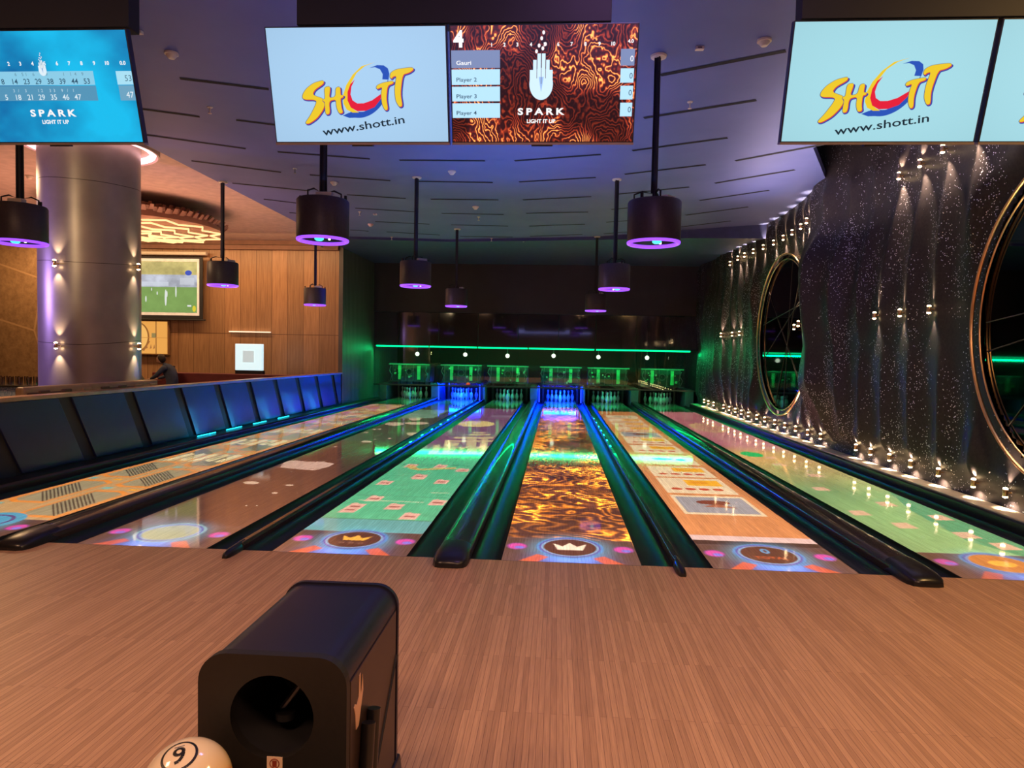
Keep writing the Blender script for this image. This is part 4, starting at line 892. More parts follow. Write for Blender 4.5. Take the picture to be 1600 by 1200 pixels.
def tv(x0, x1, m, label):
    cxx = (x0 + x1) / 2; t_ = thing('scoring_screen', label, 'screen', (cxx, -.62, 3.30)); t_['group'] = 'scoring screens hung over the foul line'
    w = (x1 - x0) / 2 - .002; zt, zb, yt, yb = .345, -.335, -.10, .10
    up = Vector((0, yt - yb, zt - zb)).normalized(); nrm = Vector((0, -up.z, up.y)); mid = Vector((0, 0, (zt + zb) / 2)); hh = math.hypot(yt - yb, zt - zb) / 2
    def pnl(w_, h0, h1, d0, d1, mm, nm, bev=0):
        bm = bmesh.new(); V_ = [[bm.verts.new(mid + Vector((sx * w_, 0, 0)) + up * hv + nrm * d) for sx, hv in ((-1, h0), (1, h0), (1, h1), (-1, h1))] for d in (d0, d1)]
        bm.faces.new(V_[0][::-1]); bm.faces.new(V_[1])
        for q in range(4): bm.faces.new((V_[0][q], V_[0][(q + 1) % 4], V_[1][(q + 1) % 4], V_[1][q]))
        return frombm(nm, bm, mm, t_, bevel=bev)
    pnl(w, -hh, hh, -.05, .0, FRM, 'case', .004); pnl(w, -hh - .012, -hh + .002, -.05, .006, STRIP, 'bottom_strip')
    pnl(.07, -hh - .022, -hh - .010, -.04, .0, FRM, 'sensor_bump')
    bm = bmesh.new(); uvl = bm.loops.layers.uv.new('UVMap'); a = w - .008; b_ = hh - .008
    vv = [bm.verts.new(mid + Vector((sx * a, 0, 0)) + up * hv * b_ + nrm * .002) for sx, hv in ((-1, -1), (1, -1), (1, 1), (-1, 1))]; f = bm.faces.new(vv)
    for lp, uv in zip(f.loops, ((0, 0), (1, 0), (1, 1), (0, 1))): lp[uvl].uv = uv
    me = bpy.data.meshes.new('display'); bm.to_mesh(me); bm.free(); link('display', me, m, t_)
    for s in (-.35, .35): tube('hanger', [(s, .08, .1), (s, .10, CEIL - 3.30)], .018, MATTEBLACK, t_, 8)
    return t_
tv(-2.078, -.886, LG1, 'left screen of the middle pair, colourful logo on pale blue'); tv(-.872, .331, LAV, 'right screen of the middle pair, fiery swirls and a player list')
tv(1.268, 2.48, LG2, 'logo screen on pale aqua, whole one at upper right'); tv(2.50, 3.71, LG2, 'logo screen cut off by the right edge, upper right corner')
tv(-4.24, -3.005, BLS, 'blue score screen at the upper left edge')
BRD = mat('mounting_board', (.006, .008, .014), .7)
for k, (a, c, tx) in enumerate(((-1.87, .155, 'middle'), (1.32, 3.6, 'right'), (-4.2, -3.0, 'left'))):
    o = box('mounting_board', a, c, -.70, -.58, 3.665, CEIL - .003, BRD, bevel=.004); tag(o, 'dark board hanging from the ceiling above the %s screens' % tx, 'mounting board', 'dark boards above the screens')

# ------------------------------------------------------------------ ceiling devices
def device(kind, u, v, label):
    p = at(u, v, Z=CEIL - .03)
    if p.x < XL: p = at(u, v, Z=4.63)
    if kind == 'c': p = at(u, v, Y=13.6)
    top = CEIL - p.z - .001 if p.x > XL else 4.66 - p.z - .001
    if kind == 'c': top = 4.66 - p.z - .001
    t_ = thing({'d': 'smoke_detector', 's': 'sprinkler_head', 'q': 'ceiling_sensor', 'c': 'dome_camera'}[kind], label, {'d': 'smoke detector', 's': 'sprinkler', 'q': 'sensor', 'c': 'camera'}[kind], p); t_['group'] = 'small devices on the ceiling'
    if kind == 'd': lathe('base', [(0, top), (.065, top), (.065, top - .02), (0, top - .021)], CREAM, t_, 20); lathe('head', [(0, -.035), (.028, -.03), (.05, -.005), (.052, top - .02), (0, top - .02)], CREAM, t_, 20)
    elif kind == 's': lathe('escutcheon', [(0, top), (.035, top), (.03, top - .01), (0, top - .012)], CREAM, t_, 14); lathe('nozzle', [(0, -.05), (.022, -.05), (.022, -.045), (.006, -.04), (.010, top - .01), (0, top - .01)], STEEL if u % 2 else CREAM, t_, 12)
    elif kind == 'q': box('case', -.04, .04, -.025, .025, top - .03, top, CREAM, t_, .004); box('slot', -.02, .02, -.026, -.0255, top - .02, top - .01, MATTEBLACK, t_)
    else: lathe('base', [(0, top), (.06, top), (.06, top - .03), (0, top - .031)], CREAM, t_, 18); lathe('dome', [(0, -.05), (.03, -.042), (.045, -.02), (.048, top - .03), (0, top - .03)], MDK, t_, 18)
for k, u, v, l in (('d', 268, 87, 'round cream smoke detector right of the blue score screen'), ('q', 216, 53, 'tiny cream sensor beside the blue score screen corner'), ('s', 328, 171, 'sprinkler head left of the middle logo screen'), ('d', 522, 287, 'smoke detector just above the near left projector'),
                   ('d', 706, 270, 'smoke detector below the gap of the middle screens'), ('d', 743, 325, 'smoke detector at mid ceiling, farthest of the large ones'), ('s', 748, 341, 'sprinkler head behind the farthest large smoke detector'), ('s', 562, 333, 'sprinkler head right of the near left projector'),
                   ('q', 586, 336, 'tiny sensor beside a sprinkler right of the near left projector'), ('d', 579, 352, 'small smoke detector right of the near left projector drum'), ('s', 612, 372, 'sprinkler head left of the middle projector pole'), ('c', 503, 384, 'small dome camera under the near left projector ring'),
                   ('s', 1078, 163, 'sprinkler head right of the near right projector pole'), ('d', 1194, 67, 'smoke detector left of the aqua logo screen'), ('q', 1093, 78, 'tiny cream sensor left of the aqua logo screen'), ('s', 818, 375, 'sprinkler head over the far end of the lava lane'),
                   ('s', 768, 374, 'sprinkler head over the far end, left of the lava lane'), ('s', 461, 266, 'sprinkler head left of the near left projector pole'), ('d', 46, 277, 'small cream detector between the left projector pole and the column')):
    device(k, u, v, l)

# ------------------------------------------------------------------ column with cove ring
m, t, b = newmat('brushed_taupe_cladding'); sx = t.n('ShaderNodeSeparateXYZ'); t.set(sx.inputs[0], t.coord()); 
ny_ = t.math('ADD', sx.outputs[2], t.math('MULTIPLY', t.noise(t.coord(scale=(.6, .6, .1)), 1.0, 1), .25))
sm = t.math('LESS_THAN', t.math('ABSOLUTE', t.math('SUBTRACT', t.math('FRACT', t.math('DIVIDE', ny_, 1.17)), .5)), .004)
c = t.mix(sm, t.ramp(t.noise(t.coord(), 3, 5), [(.3, (.32, .27, .25)), (.7, (.40, .34, .31))]), (.09, .07, .06, 1)); t.set(b.inputs['Base Color'], c); b.inputs['Roughness'].default_value = .36; b.inputs['Metallic'].default_value = .35
CX, CY, CR = -7.3, 4.99, .68
o = struct(lathe('column', [(0, 0), (CR, 0), (CR, 4.658), (0, 4.658)], m, None, 64)); o.location = (CX, CY, 0)
RG = mat('pink_white_cove_glow', (.9, .8, .8), .5, emit=(1.0, .55, .60), strength=2.2, var=0)
t_ = thing('cove_ring_light', 'glowing pinkish white ring light around the top of the column', 'ring light', (CX, CY, 4.6))
bm = bmesh.new(); tube_bm(bm, [((CR + .17) * math.cos(a), (CR + .17) * math.sin(a), -.0) for a in [q * 2 * math.pi / 64 for q in range(64)]], .05, 8, True); frombm('glow_ring', bm, RG, t_, smooth=True)
lathe('rim', [(CR + .24, -.05), (CR + .27, -.05), (CR + .27, .055), (CR + .24, .055)], WARMCEIL, t_, 64, cap=False)
def col_hit(u, v):
    d = F2 + R3 * ((u - 800) / FPX) + U3 * ((600 - v) / FPX); ox, oy = CAM.x - CX, CAM.y - CY
    A = d.x ** 2 + d.y ** 2; B = ox * d.x + oy * d.y; C_ = ox * ox + oy * oy - CR * CR; disc = max(0, B * B - A * C_); return CAM + d * ((-B - math.sqrt(disc)) / A)
for u, v, l in ((91, 412, 'upper left wall light on the column'), (209, 417, 'upper right wall light on the column'), (93, 540, 'lower left wall light on the column'), (210, 541, 'lower right wall light on the column')):
    p = col_hit(u, v); n_ = Vector((p.x - CX, p.y - CY, 0)).normalized(); q = p + n_ * .075; sconce(q.x, q.y, q.z, 'small brass ' + l, 'wall lights on the column', rot=math.atan2(-n_.y, -n_.x), up=.30, down=.30, cone=62)

# ------------------------------------------------------------------ bar side
# projection screen
t_ = thing('projection_screen', 'pull-down screen on the wood wall showing a football match', 'projection screen', (-11.4, 13.7, 3.3))
c = Canvas(0, 1.5, 0, 1, 220); n = fbm(c.h, c.w, (30, 30), 4)[..., None]; yy = np.linspace(0, 1, c.h)[:, None, None]
c.a = np.where(yy < .5, np.array(lin((135, 172, 95))) * (.85 + .3 * n), np.where(yy < .74, np.array(lin((195, 200, 215))) * (.5 + 1.0 * n), np.array(lin((205, 190, 120))) * (.5 + 1.0 * n))).astype(np.float32)
for x, y, w_, h_ in ((.95, .13, .018, .32), (.97, .3, .012, .12), (1.13, .30, .012, .22), (.8, .34, .01, .07), (.60, .2, .012, .12), (.4, .3, .012, .10), (.7, .42, .008, .06)): c.ell(x, y + h_ / 2, w_, h_ / 2, (240, 245, 240))
c.rect(1.33, 1.40, .12, .15, (250, 250, 250)); c.ell(1.35, .78, .06, .05, (60, 90, 200)); c.ell(1.45, .08, .03, .06, (240, 220, 60)); c.rect(.5, 1.0, .52, .60, (225, 232, 245), .7); c.rect(1.2, 1.45, .55, .68, (220, 225, 235), .7)
IMF = emis_img('football_picture', c.image('football'), .85)
def quad_uv(name, pts, m, parent):
    bm = bmesh.new(); uvl = bm.loops.layers.uv.new('UVMap'); vv = [bm.verts.new(p) for p in pts]; f = bm.faces.new(vv)
    for lp, uv in zip(f.loops, ((0, 0), (1, 0), (1, 1), (0, 1))): lp[uvl].uv = uv
    me = bpy.data.meshes.new(name); bm.to_mesh(me); bm.free(); return link(name, me, m, parent)
box('fabric', -1.62, 1.22, .01, .03, -.90, .86, MATTEBLACK, t_, .003); box('picture_border', -1.50, 1.12, .0, .012, -.80, .80, mat('screen_white_glow', (.75, .72, .65), .8, emit=(.8, .75, .66), strength=.25), t_)  # pale wash on the border put in as a faint glow
quad_uv('picture', [(-1.44, -.003, -.72), (1.06, -.003, -.72), (1.06, -.003, .72), (-1.44, -.003, .72)], IMF, t_)
tube('roller_case', [(-1.7, .08, .96), (1.30, .08, .96)], .055, CREAM, t_, 10); tube('bottom_bar', [(-1.66, .02, -.92), (1.30, .02, -.92)], .02, MATTEBLACK, t_, 8)
# backlit art
t_ = thing('backlit_artwork', 'glowing amber abstract artwork below the football screen', 'artwork', (-11.9, 13.8, 1.86)); c = Canvas(-.9, .65, -.5, .5, 160, (235, 165, 80))
c.ell(-.25, .02, .36, .46, (150, 95, 45)); c.ell(-.27, .02, .33, .43, (245, 185, 100)); c.rect(.3, .325, -.5, .5, (120, 75, 40)); c.rect(-.9, .65, -.01, .005, (200, 130, 60)); c.rect(.18, .3, .0, .14, (150, 130, 80)); c.fill([(-.1, -.4), (.1, -.1), (.13, -.12), (-.05, -.42)], (160, 100, 50))
for x in (0.0, .12, .22): c.fill([(x, -.35), (x + .04, -.2), (x + .06, -.33)], (170, 110, 60))
quad_uv('picture', [(-.9, -.003, -.46), (.63, -.003, -.46), (.63, -.003, .46), (-.9, -.003, .46)], emis_img('amber_art', c.image('amber_art'), 1.0), t_); box('frame', -.93, .66, 0, .1, -.49, .49, mat('art_frame', (.3, .16, .06), .4), t_, .004)
# white light box and picture lamp
t_ = thing('light_box', 'bright white square light box standing on the dark red booth back', 'light box', (at(389, 564, Y=12.3).x, 12.27, 1.372)); LB = mat('white_box_glow', (.8, .9, .9), .5, emit=(.62, .88, .92), strength=.95, var=0)
box('case', -.36, .36, .0, .12, -.345, .345, LB, t_, .012); box('front_square', -.15, .15, -.008, -.001, -.14, .17, mat('grey_box_glow', (.6, .65, .65), .5, emit=(.50, .62, .62), strength=.85, var=0), t_); box('plinth', -.36, .38, 0, .14, -.4415, -.347, MATTEBLACK, t_)
tag(box('ledge_lamp', -9.49, -8.29, 13.86, 13.93, 2.06, 2.09, mat('ledge_glow', (.9, .8, .7), .5, emit=(1, .8, .6), strength=.9, var=0)), 'thin pale ledge light on the wood wall above the white box', 'ledge light')
for x in (-8.3, -7.35, -7.05, -6.8):
    pass
# chandelier
t_ = thing('disc_chandelier', 'large wooden disc chandelier with glowing zigzag strips behind the column', 'chandelier', (-9.35, 9.45, 4.17))
SHG = mat('chandelier_shingle', (.32, .17, .11), .45); R_ = 1.70; bm = bmesh.new(); rn = random.Random(9)
lathe('drum', [(0, .30), (R_ * .80, .30), (R_ * .98, .16), (R_, .02), (R_ * .85, -.02), (0, .02)], SHG, t_, 48)
for k in range(150):
    a = k * 2 * math.pi / 150; rr2 = R_ * (.97 + .04 * (k % 2)); p = Vector((rr2 * math.cos(a), rr2 * math.sin(a), .10 + .05 * rn.random())); tq = Vector((-math.sin(a), math.cos(a), 0)) * .05; o_ = Vector((math.cos(a), math.sin(a), 0))
    q = [bm.verts.new(v_) for v_ in (p - tq, p + tq, p + tq * .6 + o_ * .09 + Vector((0, 0, .09)), p - tq * .6 + o_ * .09 + Vector((0, 0, .09)))]; bm.faces.new(q)
    q2 = [bm.verts.new(v_) for v_ in (p - tq - o_ * .25 + Vector((0, 0, .1)), p + tq - o_ * .25 + Vector((0, 0, .1)), p + tq * .6 - o_ * .16 + Vector((0, 0, .19)), p - tq * .6 - o_ * .16 + Vector((0, 0, .19)))]; bm.faces.new(q2)
o = frombm('shingles', bm, SHG, t_); md = o.modifiers.new('thick', 'SOLIDIFY'); md.thickness = .012
for k, (ra, nn_, dz) in enumerate(((1.55, 13, -.03), (1.24, 11, -.07), (.93, 9, -.10), (.62, 7, -.12), (.34, 6, -.14))):
    pts = [((ra + (.16 if q % 2 else -.12)) * math.cos(q * math.pi / nn_), (ra + (.16 if q % 2 else -.12)) * math.sin(q * math.pi / nn_), dz) for q in range(2 * nn_)]
    bm = bmesh.new(); tube_bm(bm, pts, .020, 6, True); frombm('light_strip', bm, STRIPLED, t_)
for a in (0.4, 2.5, 4.6): tube('suspension_rod', [(1.1 * math.cos(a), 1.1 * math.sin(a), .3), (1.1 * math.cos(a), 1.1 * math.sin(a), .505)], .012, MATTEBLACK, t_, 6)
# booth behind the low wall
MAR = mat('maroon_upholstery', (.16, .03, .03), .5)
tag(box('booth_partition', -10.75, XL - .25, 12.2, 12.45, 0, .93, MAR, bevel=.02), 'long dark red booth back in front of the wood wall', 'booth')
t_ = thing('bar_table', 'dark red-brown table where the man sits with a laptop', 'table', (-11.25, 11.6, 0)); TB = mat('table_redwood', (.20, .06, .035), .3)
box('tabletop', -1.0, .9, -.4, .4, .70, .74, TB, t_, .008); tube('leg', [(0, 0, .02), (0, 0, .70)], .05, MATTEBLACK, t_, 10); lathe('foot', [(0, 0), (.3, 0), (.28, .02), (0, .03)], MATTEBLACK, t_, 20)
# banquette around the column
t_ = thing('banquette', 'tan tufted bench back curving round the foot of the column', 'banquette', (XL - .30, 4.0, 0)); TAN = mat('tan_leather', (.50, .33, .17), .45); BRN = mat('brown_leather', (.16, .08, .05), .45)
box('seat', -.09, .09, -1.4, 1.35, 0.0, .5, BRN, t_, .03); box('back', -.07, .05, -1.4, 1.35, .5, 1.06, TAN, t_, .03)
for k in range(14):
    bm = bmesh.new(); y0 = -1.36 + k * .19; bbox(bm, .045, .075, y0, y0 + .18, .80, .99 + .02 * (k % 2)); frombm('tuft', bm, BRN if k % 7 < 4 else TAN, t_, bevel=.03)
# counter with glasses at the left edge
pc = at(26, 600, Z=0.8)
t_ = thing('bar_counter', 'bar counter with a blue and white patterned front at the left edge', 'counter', (pc.x, pc.y, -.2))
m, tt, b = newmat('blue_white_tile'); vo = tt.n('ShaderNodeTexVoronoi', feature='DISTANCE_TO_EDGE'); tt.set(vo.inputs['Vector'], tt.coord(scale=(9, 9, 9))); tt.set(b.inputs['Base Color'], tt.ramp(vo.outputs[0], [(.05, (.75, .8, .85)), (.12, (.05, .16, .35))])); b.inputs['Roughness'].default_value = .3
box('front_panel', -.75, .62, -.42, -.34, 0, .965, m, t_, .01); box('body', -.73, .60, -.34, .28, 0, .93, MATTEBLACK, t_); box('countertop', -.80, .66, -.46, .34, .966, 1.0, mat('dark_counter', (.03, .025, .02), .2), t_, .01)
CUP = glass('glassware', tint=(1, .9, .8), gl=.12, trans=(.93, .9, .86)); g0 = None; q = 0
for r_ in range(3):
    for k in range(7):
        h_ = .15 if r_ else .17
        if g0 is None: g0 = lathe('drinking_glass', [(.0, 0.0), (.030, 0), (.036, .15), (.033, .15), (.028, .012), (0, .012)], CUP, None, 16); o = g0
        else: o = g0.copy(); COL.objects.link(o)
        o.location = (pc.x - .62 + k * .185 + .05 * (r_ % 2), pc.y - .30 + r_ * .2, .801)
        tag(o, 'clear drinking glass on the bar counter, %s in the %s row' % (ORD[k] + ' from the left', ['front', 'middle', 'back'][r_]), 'glass', 'drinking glasses on the bar counter')

# person with laptop
SKIN = mat('skin', (.45, .26, .18), .5, var=.05); SHIRT = mat('dark_blue_shirt', (.035, .05, .09), .8, var=.3); HAIR = mat('dark_hair', (.02, .013, .01), .6); PANT = mat('dark_trousers', (.03, .03, .04), .8)
def skin_obj(name, verts, edges, radii, m, parent, root=0, lv=2):
    me = bpy.data.meshes.new(name); me.from_pydata(verts, edges, []); o = bpy.data.objects.new(name, me); COL.objects.link(o); o.parent = parent
    md = o.modifiers.new('skin', 'SKIN'); md.use_smooth_shade = True
    for i, r in enumerate(radii): me.skin_vertices[0].data[i].radius = (r if isinstance(r, tuple) else (r, r))
    for i in range(len(verts)): me.skin_vertices[0].data[i].use_root = (i == root)
    s = o.modifiers.new('sub', 'SUBSURF'); s.levels = lv; s.render_levels = lv; me.materials.append(m); return o
pp = at(258, 590, Y=11.9)
pp.x += .26
PR = thing('person', 'seated person in a dark blue shirt leaning over a laptop', 'person', (pp.x + .02, 11.62, 0.0))
# facing -X, seated at the table
bv = [(0.10, 0, .50), (0.10, 0, .70), (0.04, 0, .92), (-.06, 0, 1.08), (-.12, 0, 1.14), (-.16, 0, 1.18),
      (-.05, -.19, 1.06), (-.20, -.27, .86), (-.40, -.16, .78), (-.05, .19, 1.06), (-.20, .27, .86), (-.40, .16, .78),
      (0.0, -.10, .48), (-.42, -.12, .48), (-.40, -.12, .08), (-.54, -.12, .05), (0.0, .10, .48), (-.42, .12, .48), (-.40, .12, .08), (-.54, .12, .05)]
be = [(0, 1), (1, 2), (2, 3), (3, 4), (4, 5), (3, 6), (6, 7), (7, 8), (3, 9), (9, 10), (10, 11), (0, 12), (12, 13), (13, 14), (14, 15), (0, 16), (16, 17), (17, 18), (18, 19)]
brd = [(.17, .14), (.16, .13), (.17, .14), (.12, .10), .055, .05, .07, .052, .035, .07, .052, .035, .09, .075, .05, .04, .09, .075, .05, .04]
skin_obj('body', bv, be, brd, SHIRT, PR)
bm = bmesh.new(); bmesh.ops.create_icosphere(bm, subdivisions=3, radius=.1); bmesh.ops.scale(bm, vec=(1.0, .78, 1.18), verts=bm.verts)
for v_ in bm.verts:
    if v_.co.x < -.07 and abs(v_.co.y) < .02 and -.03 < v_.co.z < .02: v_.co.x -= .022
    if v_.co.z < -.06: v_.co.y *= .8
bmesh.ops.rotate(bm, matrix=Matrix.Rotation(math.radians(-25), 3, 'Y'), verts=bm.verts); frombm('head', bm, SKIN, PR, smooth=True, loc=(-.23, 0, 1.27), sharp=False)
bm = bmesh.new(); bmesh.ops.create_icosphere(bm, subdivisions=3, radius=.112); bmesh.ops.scale(bm, vec=(1.0, .82, 1.1), verts=bm.verts)
bmesh.ops.bisect_plane(bm, geom=bm.verts[:] + bm.edges[:] + bm.faces[:], plane_co=(-.03, 0, 0), plane_no=(-.8, 0, -.5), clear_outer=True); frombm('hair', bm, HAIR, PR, smooth=True, loc=(-.215, 0, 1.29), sharp=False)
for s in (-1, 1):
    hv = [(-.40, s * .16, .78), (-.46, s * .14, .775)]; he = [(0, 1)]; hr = [(.028, .022), (.034, .016)]
    for q in range(4): i0_ = len(hv); hv += [(-.50, s * (.165 - .018 * q), .775), (-.545 - .006 * (q in (1, 2)), s * (.165 - .019 * q), .765)]; he += [(1, i0_), (i0_, i0_ + 1)]; hr += [.009, .008]
    i0_ = len(hv); hv += [(-.47, s * .10, .772), (-.505, s * .085, .765)]; he += [(1, i0_), (i0_, i0_ + 1)]; hr += [.010, .009]
    skin_obj('hand', hv, he, hr, SKIN, PR, 0, 1)
lp = thing('laptop', 'open dark laptop on the table in front of the seated person', 'laptop', (pp.x - .62, 11.62, .741)); box('keyboard_base', -.13, .13, -.17, .17, 0, .018, MDK, lp, .004)
bm = bmesh.new(); bbox(bm, -.006, .006, -.17, .17, 0, .23); bmesh.ops.rotate(bm, matrix=Matrix.Rotation(math.radians(-35), 3, 'Y'), verts=bm.verts); frombm('lid', bm, MDK, lp, loc=(-.13, 0, .02))
ch = thing('stool', 'dark seat under the person at the bar table', 'stool', (pp.x + .08, 11.62, 0)); lathe('seat', [(0, .34), (.2, .34), (.21, .36), (.2, .39), (0, .395)], MAR, ch, 20); tube('leg', [(0, 0, .02), (0, 0, .34)], .03, STEEL, ch, 8); lathe('foot', [(0, 0), (.2, 0), (.18, .02), (0, .02)], STEEL, ch, 20)

# ------------------------------------------------------------------ ball return in the foreground
t_ = thing('ball_return', 'black ball return hood with rounded top standing on the approach', 'ball return', (-.902, -3.02, 0))
HB = mat('hood_black_sheen', (.009, .009, .024), .36); HSIDE = mat('hood_side_brown_black', (.032, .018, .014), .36)  # blue sheen of the hood tinted into its base colour
def rr_prof(hw, zt, r, zb, n=8):
    p = [(hw, zb), (hw, zt - r)] + [(hw - r + r * math.cos(a), zt - r + r * math.sin(a)) for a in [math.pi / 2 * k / n for k in range(1, n)]] + [(hw - r, zt), (-hw + r, zt)]
    return p + [(-hw + r - r * math.sin(a), zt - r + r * math.cos(a)) for a in [math.pi / 2 * k / n for k in range(1, n)]] + [(-hw, zt - r), (-hw, zb)]
hw = .204; y0, y1 = -.30, .32
pr = rr_prof(hw, .712, .075, .06)
bm = bmesh.new()
A = [bm.verts.new((x, y0 + .03, z)) for x, z in pr]; B = [bm.verts.new((x, y1 - .02, z)) for x, z in pr]
for i in range(len(pr) - 1): bm.faces.new((A[i], A[i + 1], B[i + 1], B[i]))
bm.faces.new(B)
frombm('shell', bm, HB, t_, smooth=True)
for (ya, yb, nm) in ((y1 - .02, y1, 'back_rim'),):
    extrude(nm, rr_prof(hw + .006, .719, .080, .055), ya, yb, HB, t_, smooth=True)
# front face with circular opening
pf = rr_prof(hw + .006, .719, .080, .055); bm = bmesh.new(); nO = 48; rc, zc = .118, .545
op = [(rc * math.cos(-math.pi / 2 + 2 * math.pi * k / nO), zc + rc * math.sin(-math.pi / 2 + 2 * math.pi * k / nO)) for k in range(nO)]
def ray_out(a):
    dx, dz = math.cos(a), math.sin(a); best = None
    P_ = pf + [pf[0]]
    for (xa, za), (xb, zb) in zip(P_, P_[1:]):
        ex, ez = xb - xa, zb - za; den = dx * ez - dz * ex
        if abs(den) < 1e-12: continue
        s_ = ((xa) * ez - (za - zc) * ex) / den; u_ = ((xa) * dz - (za - zc) * dx) / den
        if s_ > 0 and -1e-6 <= u_ <= 1 + 1e-6: best = s_ if best is None else min(best, s_)
    return (dx * best, zc + dz * best)
angs = [-math.pi / 2 + 2 * math.pi * k / 96 for k in range(96)]
for yy_, in ((y0,), (y0 + .03,)): pass
ring = {}
for yy_ in (y0, y0 + .03):
    ring[yy_] = ([bm.verts.new((rc * math.cos(a), yy_, zc + rc * math.sin(a))) for a in angs], [bm.verts.new((ray_out(a)[0], yy_, ray_out(a)[1])) for a in angs])
I0, O0 = ring[y0]; I1, O1 = ring[y0 + .03]
for k in range(96):
    k2 = (k + 1) % 96; bm.faces.new((I0[k], I0[k2], O0[k2], O0[k])); bm.faces.new((I1[k], O1[k], O1[k2], I1[k2])); bm.faces.new((I0[k], I1[k], I1[k2], I0[k2])); bm.faces.new((O0[k], O0[k2], O1[k2], O1[k]))
frombm('front_face', bm, mat('front_matt_black', (.010, .009, .008), .5, bump=.05, nscale=60), t_, smooth=False)
# throat inside the opening: tunnel, belt wheel and guide
bm = bmesh.new(); V_ = [[bm.verts.new(((rc + .002) * math.cos(a), yy_, zc + (rc + .002) * math.sin(a))) for a in angs] for yy_ in (y0 + .03, y0 + .34)]
for k in range(96): bm.faces.new((V_[0][k], V_[0][(k + 1) % 96], V_[1][(k + 1) % 96], V_[1][k]))
bm.faces.new(V_[1]); frombm('throat', bm, MATTEBLACK, t_, smooth=True)
tube('accelerator_arm', [(-.05, y0 + .16, zc - .08), (.0, y0 + .2, zc - .01), (.03, y0 + .22, zc + .03)], .010, STEEL, t_); lathe('accelerator_wheel', [(0, -.01), (.03, -.01), (.03, .01), (0, .01)], BLACK, t_, 16, c=(-.02, y0 + .15, zc - .07))
box('floor_window', .045, .108, y0 + .335, y0 + .338, zc - .07, zc + .01, APPROACH, t_)
STK = mat('sticker_cream', (.75, .55, .38), .5)
st = box('warning_sticker', -.022, .022, 0, .002, -.018, .018, STK, t_); st.location = (.01, y0 + .005, .418); st.location.y = y0 - .0025
box('symbol', -.006, .006, -.0015, -.0002, -.009, .008, RED and mat('sticker_red_brown', (.25, .04, .02), .5), st)
bm = bmesh.new(); tube_bm(bm, [(.013 * math.cos(a), -.001, .013 * math.sin(a)) for a in [q * math.pi / 10 for q in range(20)]], .0012, 5, True); frombm('symbol_ring', bm, MATS['sticker_red_brown'], st)
# side panels, emblem, round rollers and seam
for s in (-1, 1): box('side_panel', s * hw + (0 if s > 0 else -.004), s * hw + (.004 if s > 0 else 0), y0 + .045, y1 - .035, .08, .635, HSIDE, t_, .002)
hd = [(1.7 * a_, b_) for a_, b_ in [(-.006, 0), (.008, .0), (.020, .040), (.034, .085), (.030, .135), (.024, .09), (.018, .085), (.016, .150), (.010, .145), (.008, .085), (-.002, .070), (-.014, .082), (-.020, .076), (-.012, .050)]]
extrude('hand_emblem', [(a + .0, b_) for a, b_ in hd], hw + .0042, hw + .006, mat('emblem_copper', (.80, .50, .33), .35, .3), t_, 'X').location = (0, -.195, .470)
for k, yy_ in enumerate((-.135, -.075)): tube('side_roller', [(hw + .022, yy_, .455 + .012 * k), (hw + .022, yy_ - .05, .20)], .021, BLACK, t_, 12)
bm = bmesh.new(); tube_bm(bm, [(hw + .006, -.10, .10), (hw + .006, y1 - .03, .47)], .004, 6); frombm('seam', bm, MATTEBLACK, t_)
extrude('base_skirt', [(-hw - .02, 0.001), (hw + .02, 0.001), (hw + .012, .075), (-hw - .012, .075)], y0 + .0, y1 + .03, BLACK, t_, bevel=.008)
# ball rack in front of the hood and the ball on it
RK = mat('rack_black', (.02, .018, .018), .35)
t_ = thing('ball_rack', 'low black ball rack joined to the front of the hood', 'ball rack', (-.893, -3.34, 0), group=None)
box('tray', -.29, .29, -.62, -.012, .284, .334, RK, t_, .02); box('pedestal', -.12, .12, -.45, -.10, .0, .284, RK, t_, .02)
for s in (-1, 1): tube('rail', [(s * .272, -.60, .350), (s * .272, -.03, .350)], .016, RK, t_, 8)
bm = bmesh.new(); bc = Vector((-1.056, -3.475, 0)); tube_bm(bm, [(bc.x + .893 + .06 * math.cos(a), bc.y + 3.34 + .06 * math.sin(a), (.346)) for a in [q * math.pi / 12 for q in range(24)]], .008, 6, True); frombm('ball_cup', bm, BLACK, t_, smooth=True)
BR = .1085; zc_ = .3465 + math.sqrt((BR + .008) ** 2 - .06 ** 2)
t_ = thing('bowling_ball', 'cream and orange bowling ball marked with a ringed number 6', 'bowling ball', (bc.x, bc.y, zc_ - BR))
m, tt, b = newmat('cream_orange_ball'); sp = tt.n('ShaderNodeSeparateXYZ'); tt.set(sp.inputs[0], tt.coord()); k_ = tt.math('ADD', tt.math('MULTIPLY', sp.outputs[0], 9), tt.math('ADD', tt.math('MULTIPLY', sp.outputs[2], -12), tt.noise(tt.coord(), 9, 3)))
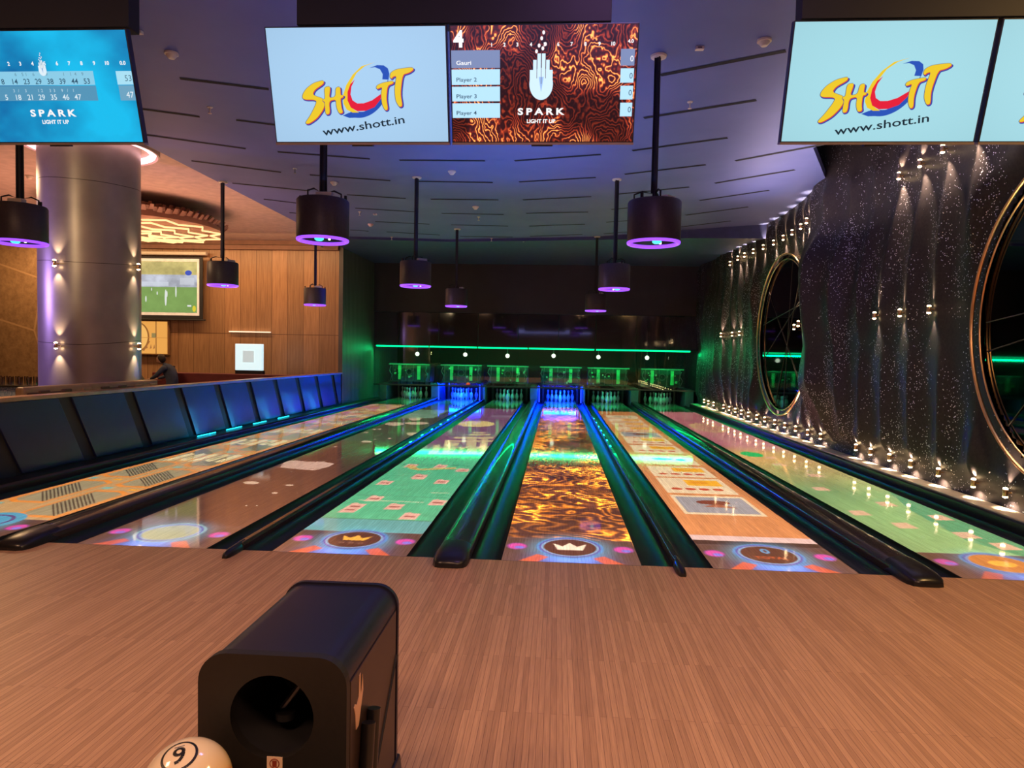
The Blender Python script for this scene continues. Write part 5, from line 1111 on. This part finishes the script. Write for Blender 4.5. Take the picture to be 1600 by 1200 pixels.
tt.set(b.inputs['Base Color'], tt.ramp(tt.math('ADD', tt.math('MULTIPLY', k_, .5), .35, clamp=True), [(0.30, (.80, .70, .50)), (.75, (.85, .62, .30)), (.97, (.85, .30, .04))])); b.inputs['Roughness'].default_value = .12; b.inputs['Coat Weight'].default_value = .5
bm = bmesh.new(); bmesh.ops.create_uvsphere(bm, u_segments=48, v_segments=28, radius=BR); o = frombm('ball', bm, m, t_, smooth=True, loc=(0, 0, BR), sharp=False)
# number 6 with a ring wrapped on the ball, facing the camera side
bdir = (CAM - Vector((bc.x, bc.y, zc_))).normalized(); ax = (at(285, 1168, Y=-3.47) - Vector((bc.x, bc.y, zc_)))
mk = Vector((.0, -.38, 1.0)).normalized()
tx_ = Vector((1, 0, 0)); tx_ = (tx_ - mk * tx_.dot(mk)).normalized(); ty_ = mk.cross(tx_)
rot_ = math.radians(-155)
def onball(x, y, h=.0006):
    x, y = x * math.cos(rot_) - y * math.sin(rot_), x * math.sin(rot_) + y * math.cos(rot_)
    d = (mk * BR + tx_ * x + ty_ * y).normalized(); return d * (BR + h) + Vector((0, 0, BR))
INK = mat('black_ink', (.01, .01, .01), .4)
bm = bmesh.new(); gp = []
for a in range(0, 361, 8):
    ar = math.radians(a)
    if 75 < a < 105: continue
    gp.append((.043 * math.cos(ar), .043 * math.sin(ar)))
def stroke(bm, pts, w):
    pr_ = None
    for i in range(len(pts) - 1):
        a = Vector(pts[i]); c_ = Vector(pts[i + 1]); d = (c_ - a).normalized(); n__ = Vector((-d.y, d.x)) * w / 2
        q = [bm.verts.new(onball(*(v_))) for v_ in ((a - n__), (c_ - n__), (c_ + n__), (a + n__))]; bm.faces.new(q)
start = [math.radians(a) for a in range(100, 445, 8)]
stroke(bm, [(.043 * math.cos(a), .043 * math.sin(a)) for a in start], .0075); frombm('number_ring', bm, INK, t_)
bm = bmesh.new(); six = [(.010, .022), (.0, .020), (-.008, .010), (-.0105, -.002)] + [(-.0 + .0105 * math.cos(math.radians(a)), -.008 + .0105 * math.sin(math.radians(a))) for a in range(150, 520, 15)]
stroke(bm, six, .0085); frombm('number_six', bm, INK, t_)
bm = bmesh.new(); stroke(bm, [(-.012, -.026), (.012, -.026)], .003); frombm('number_bar', bm, INK, t_)
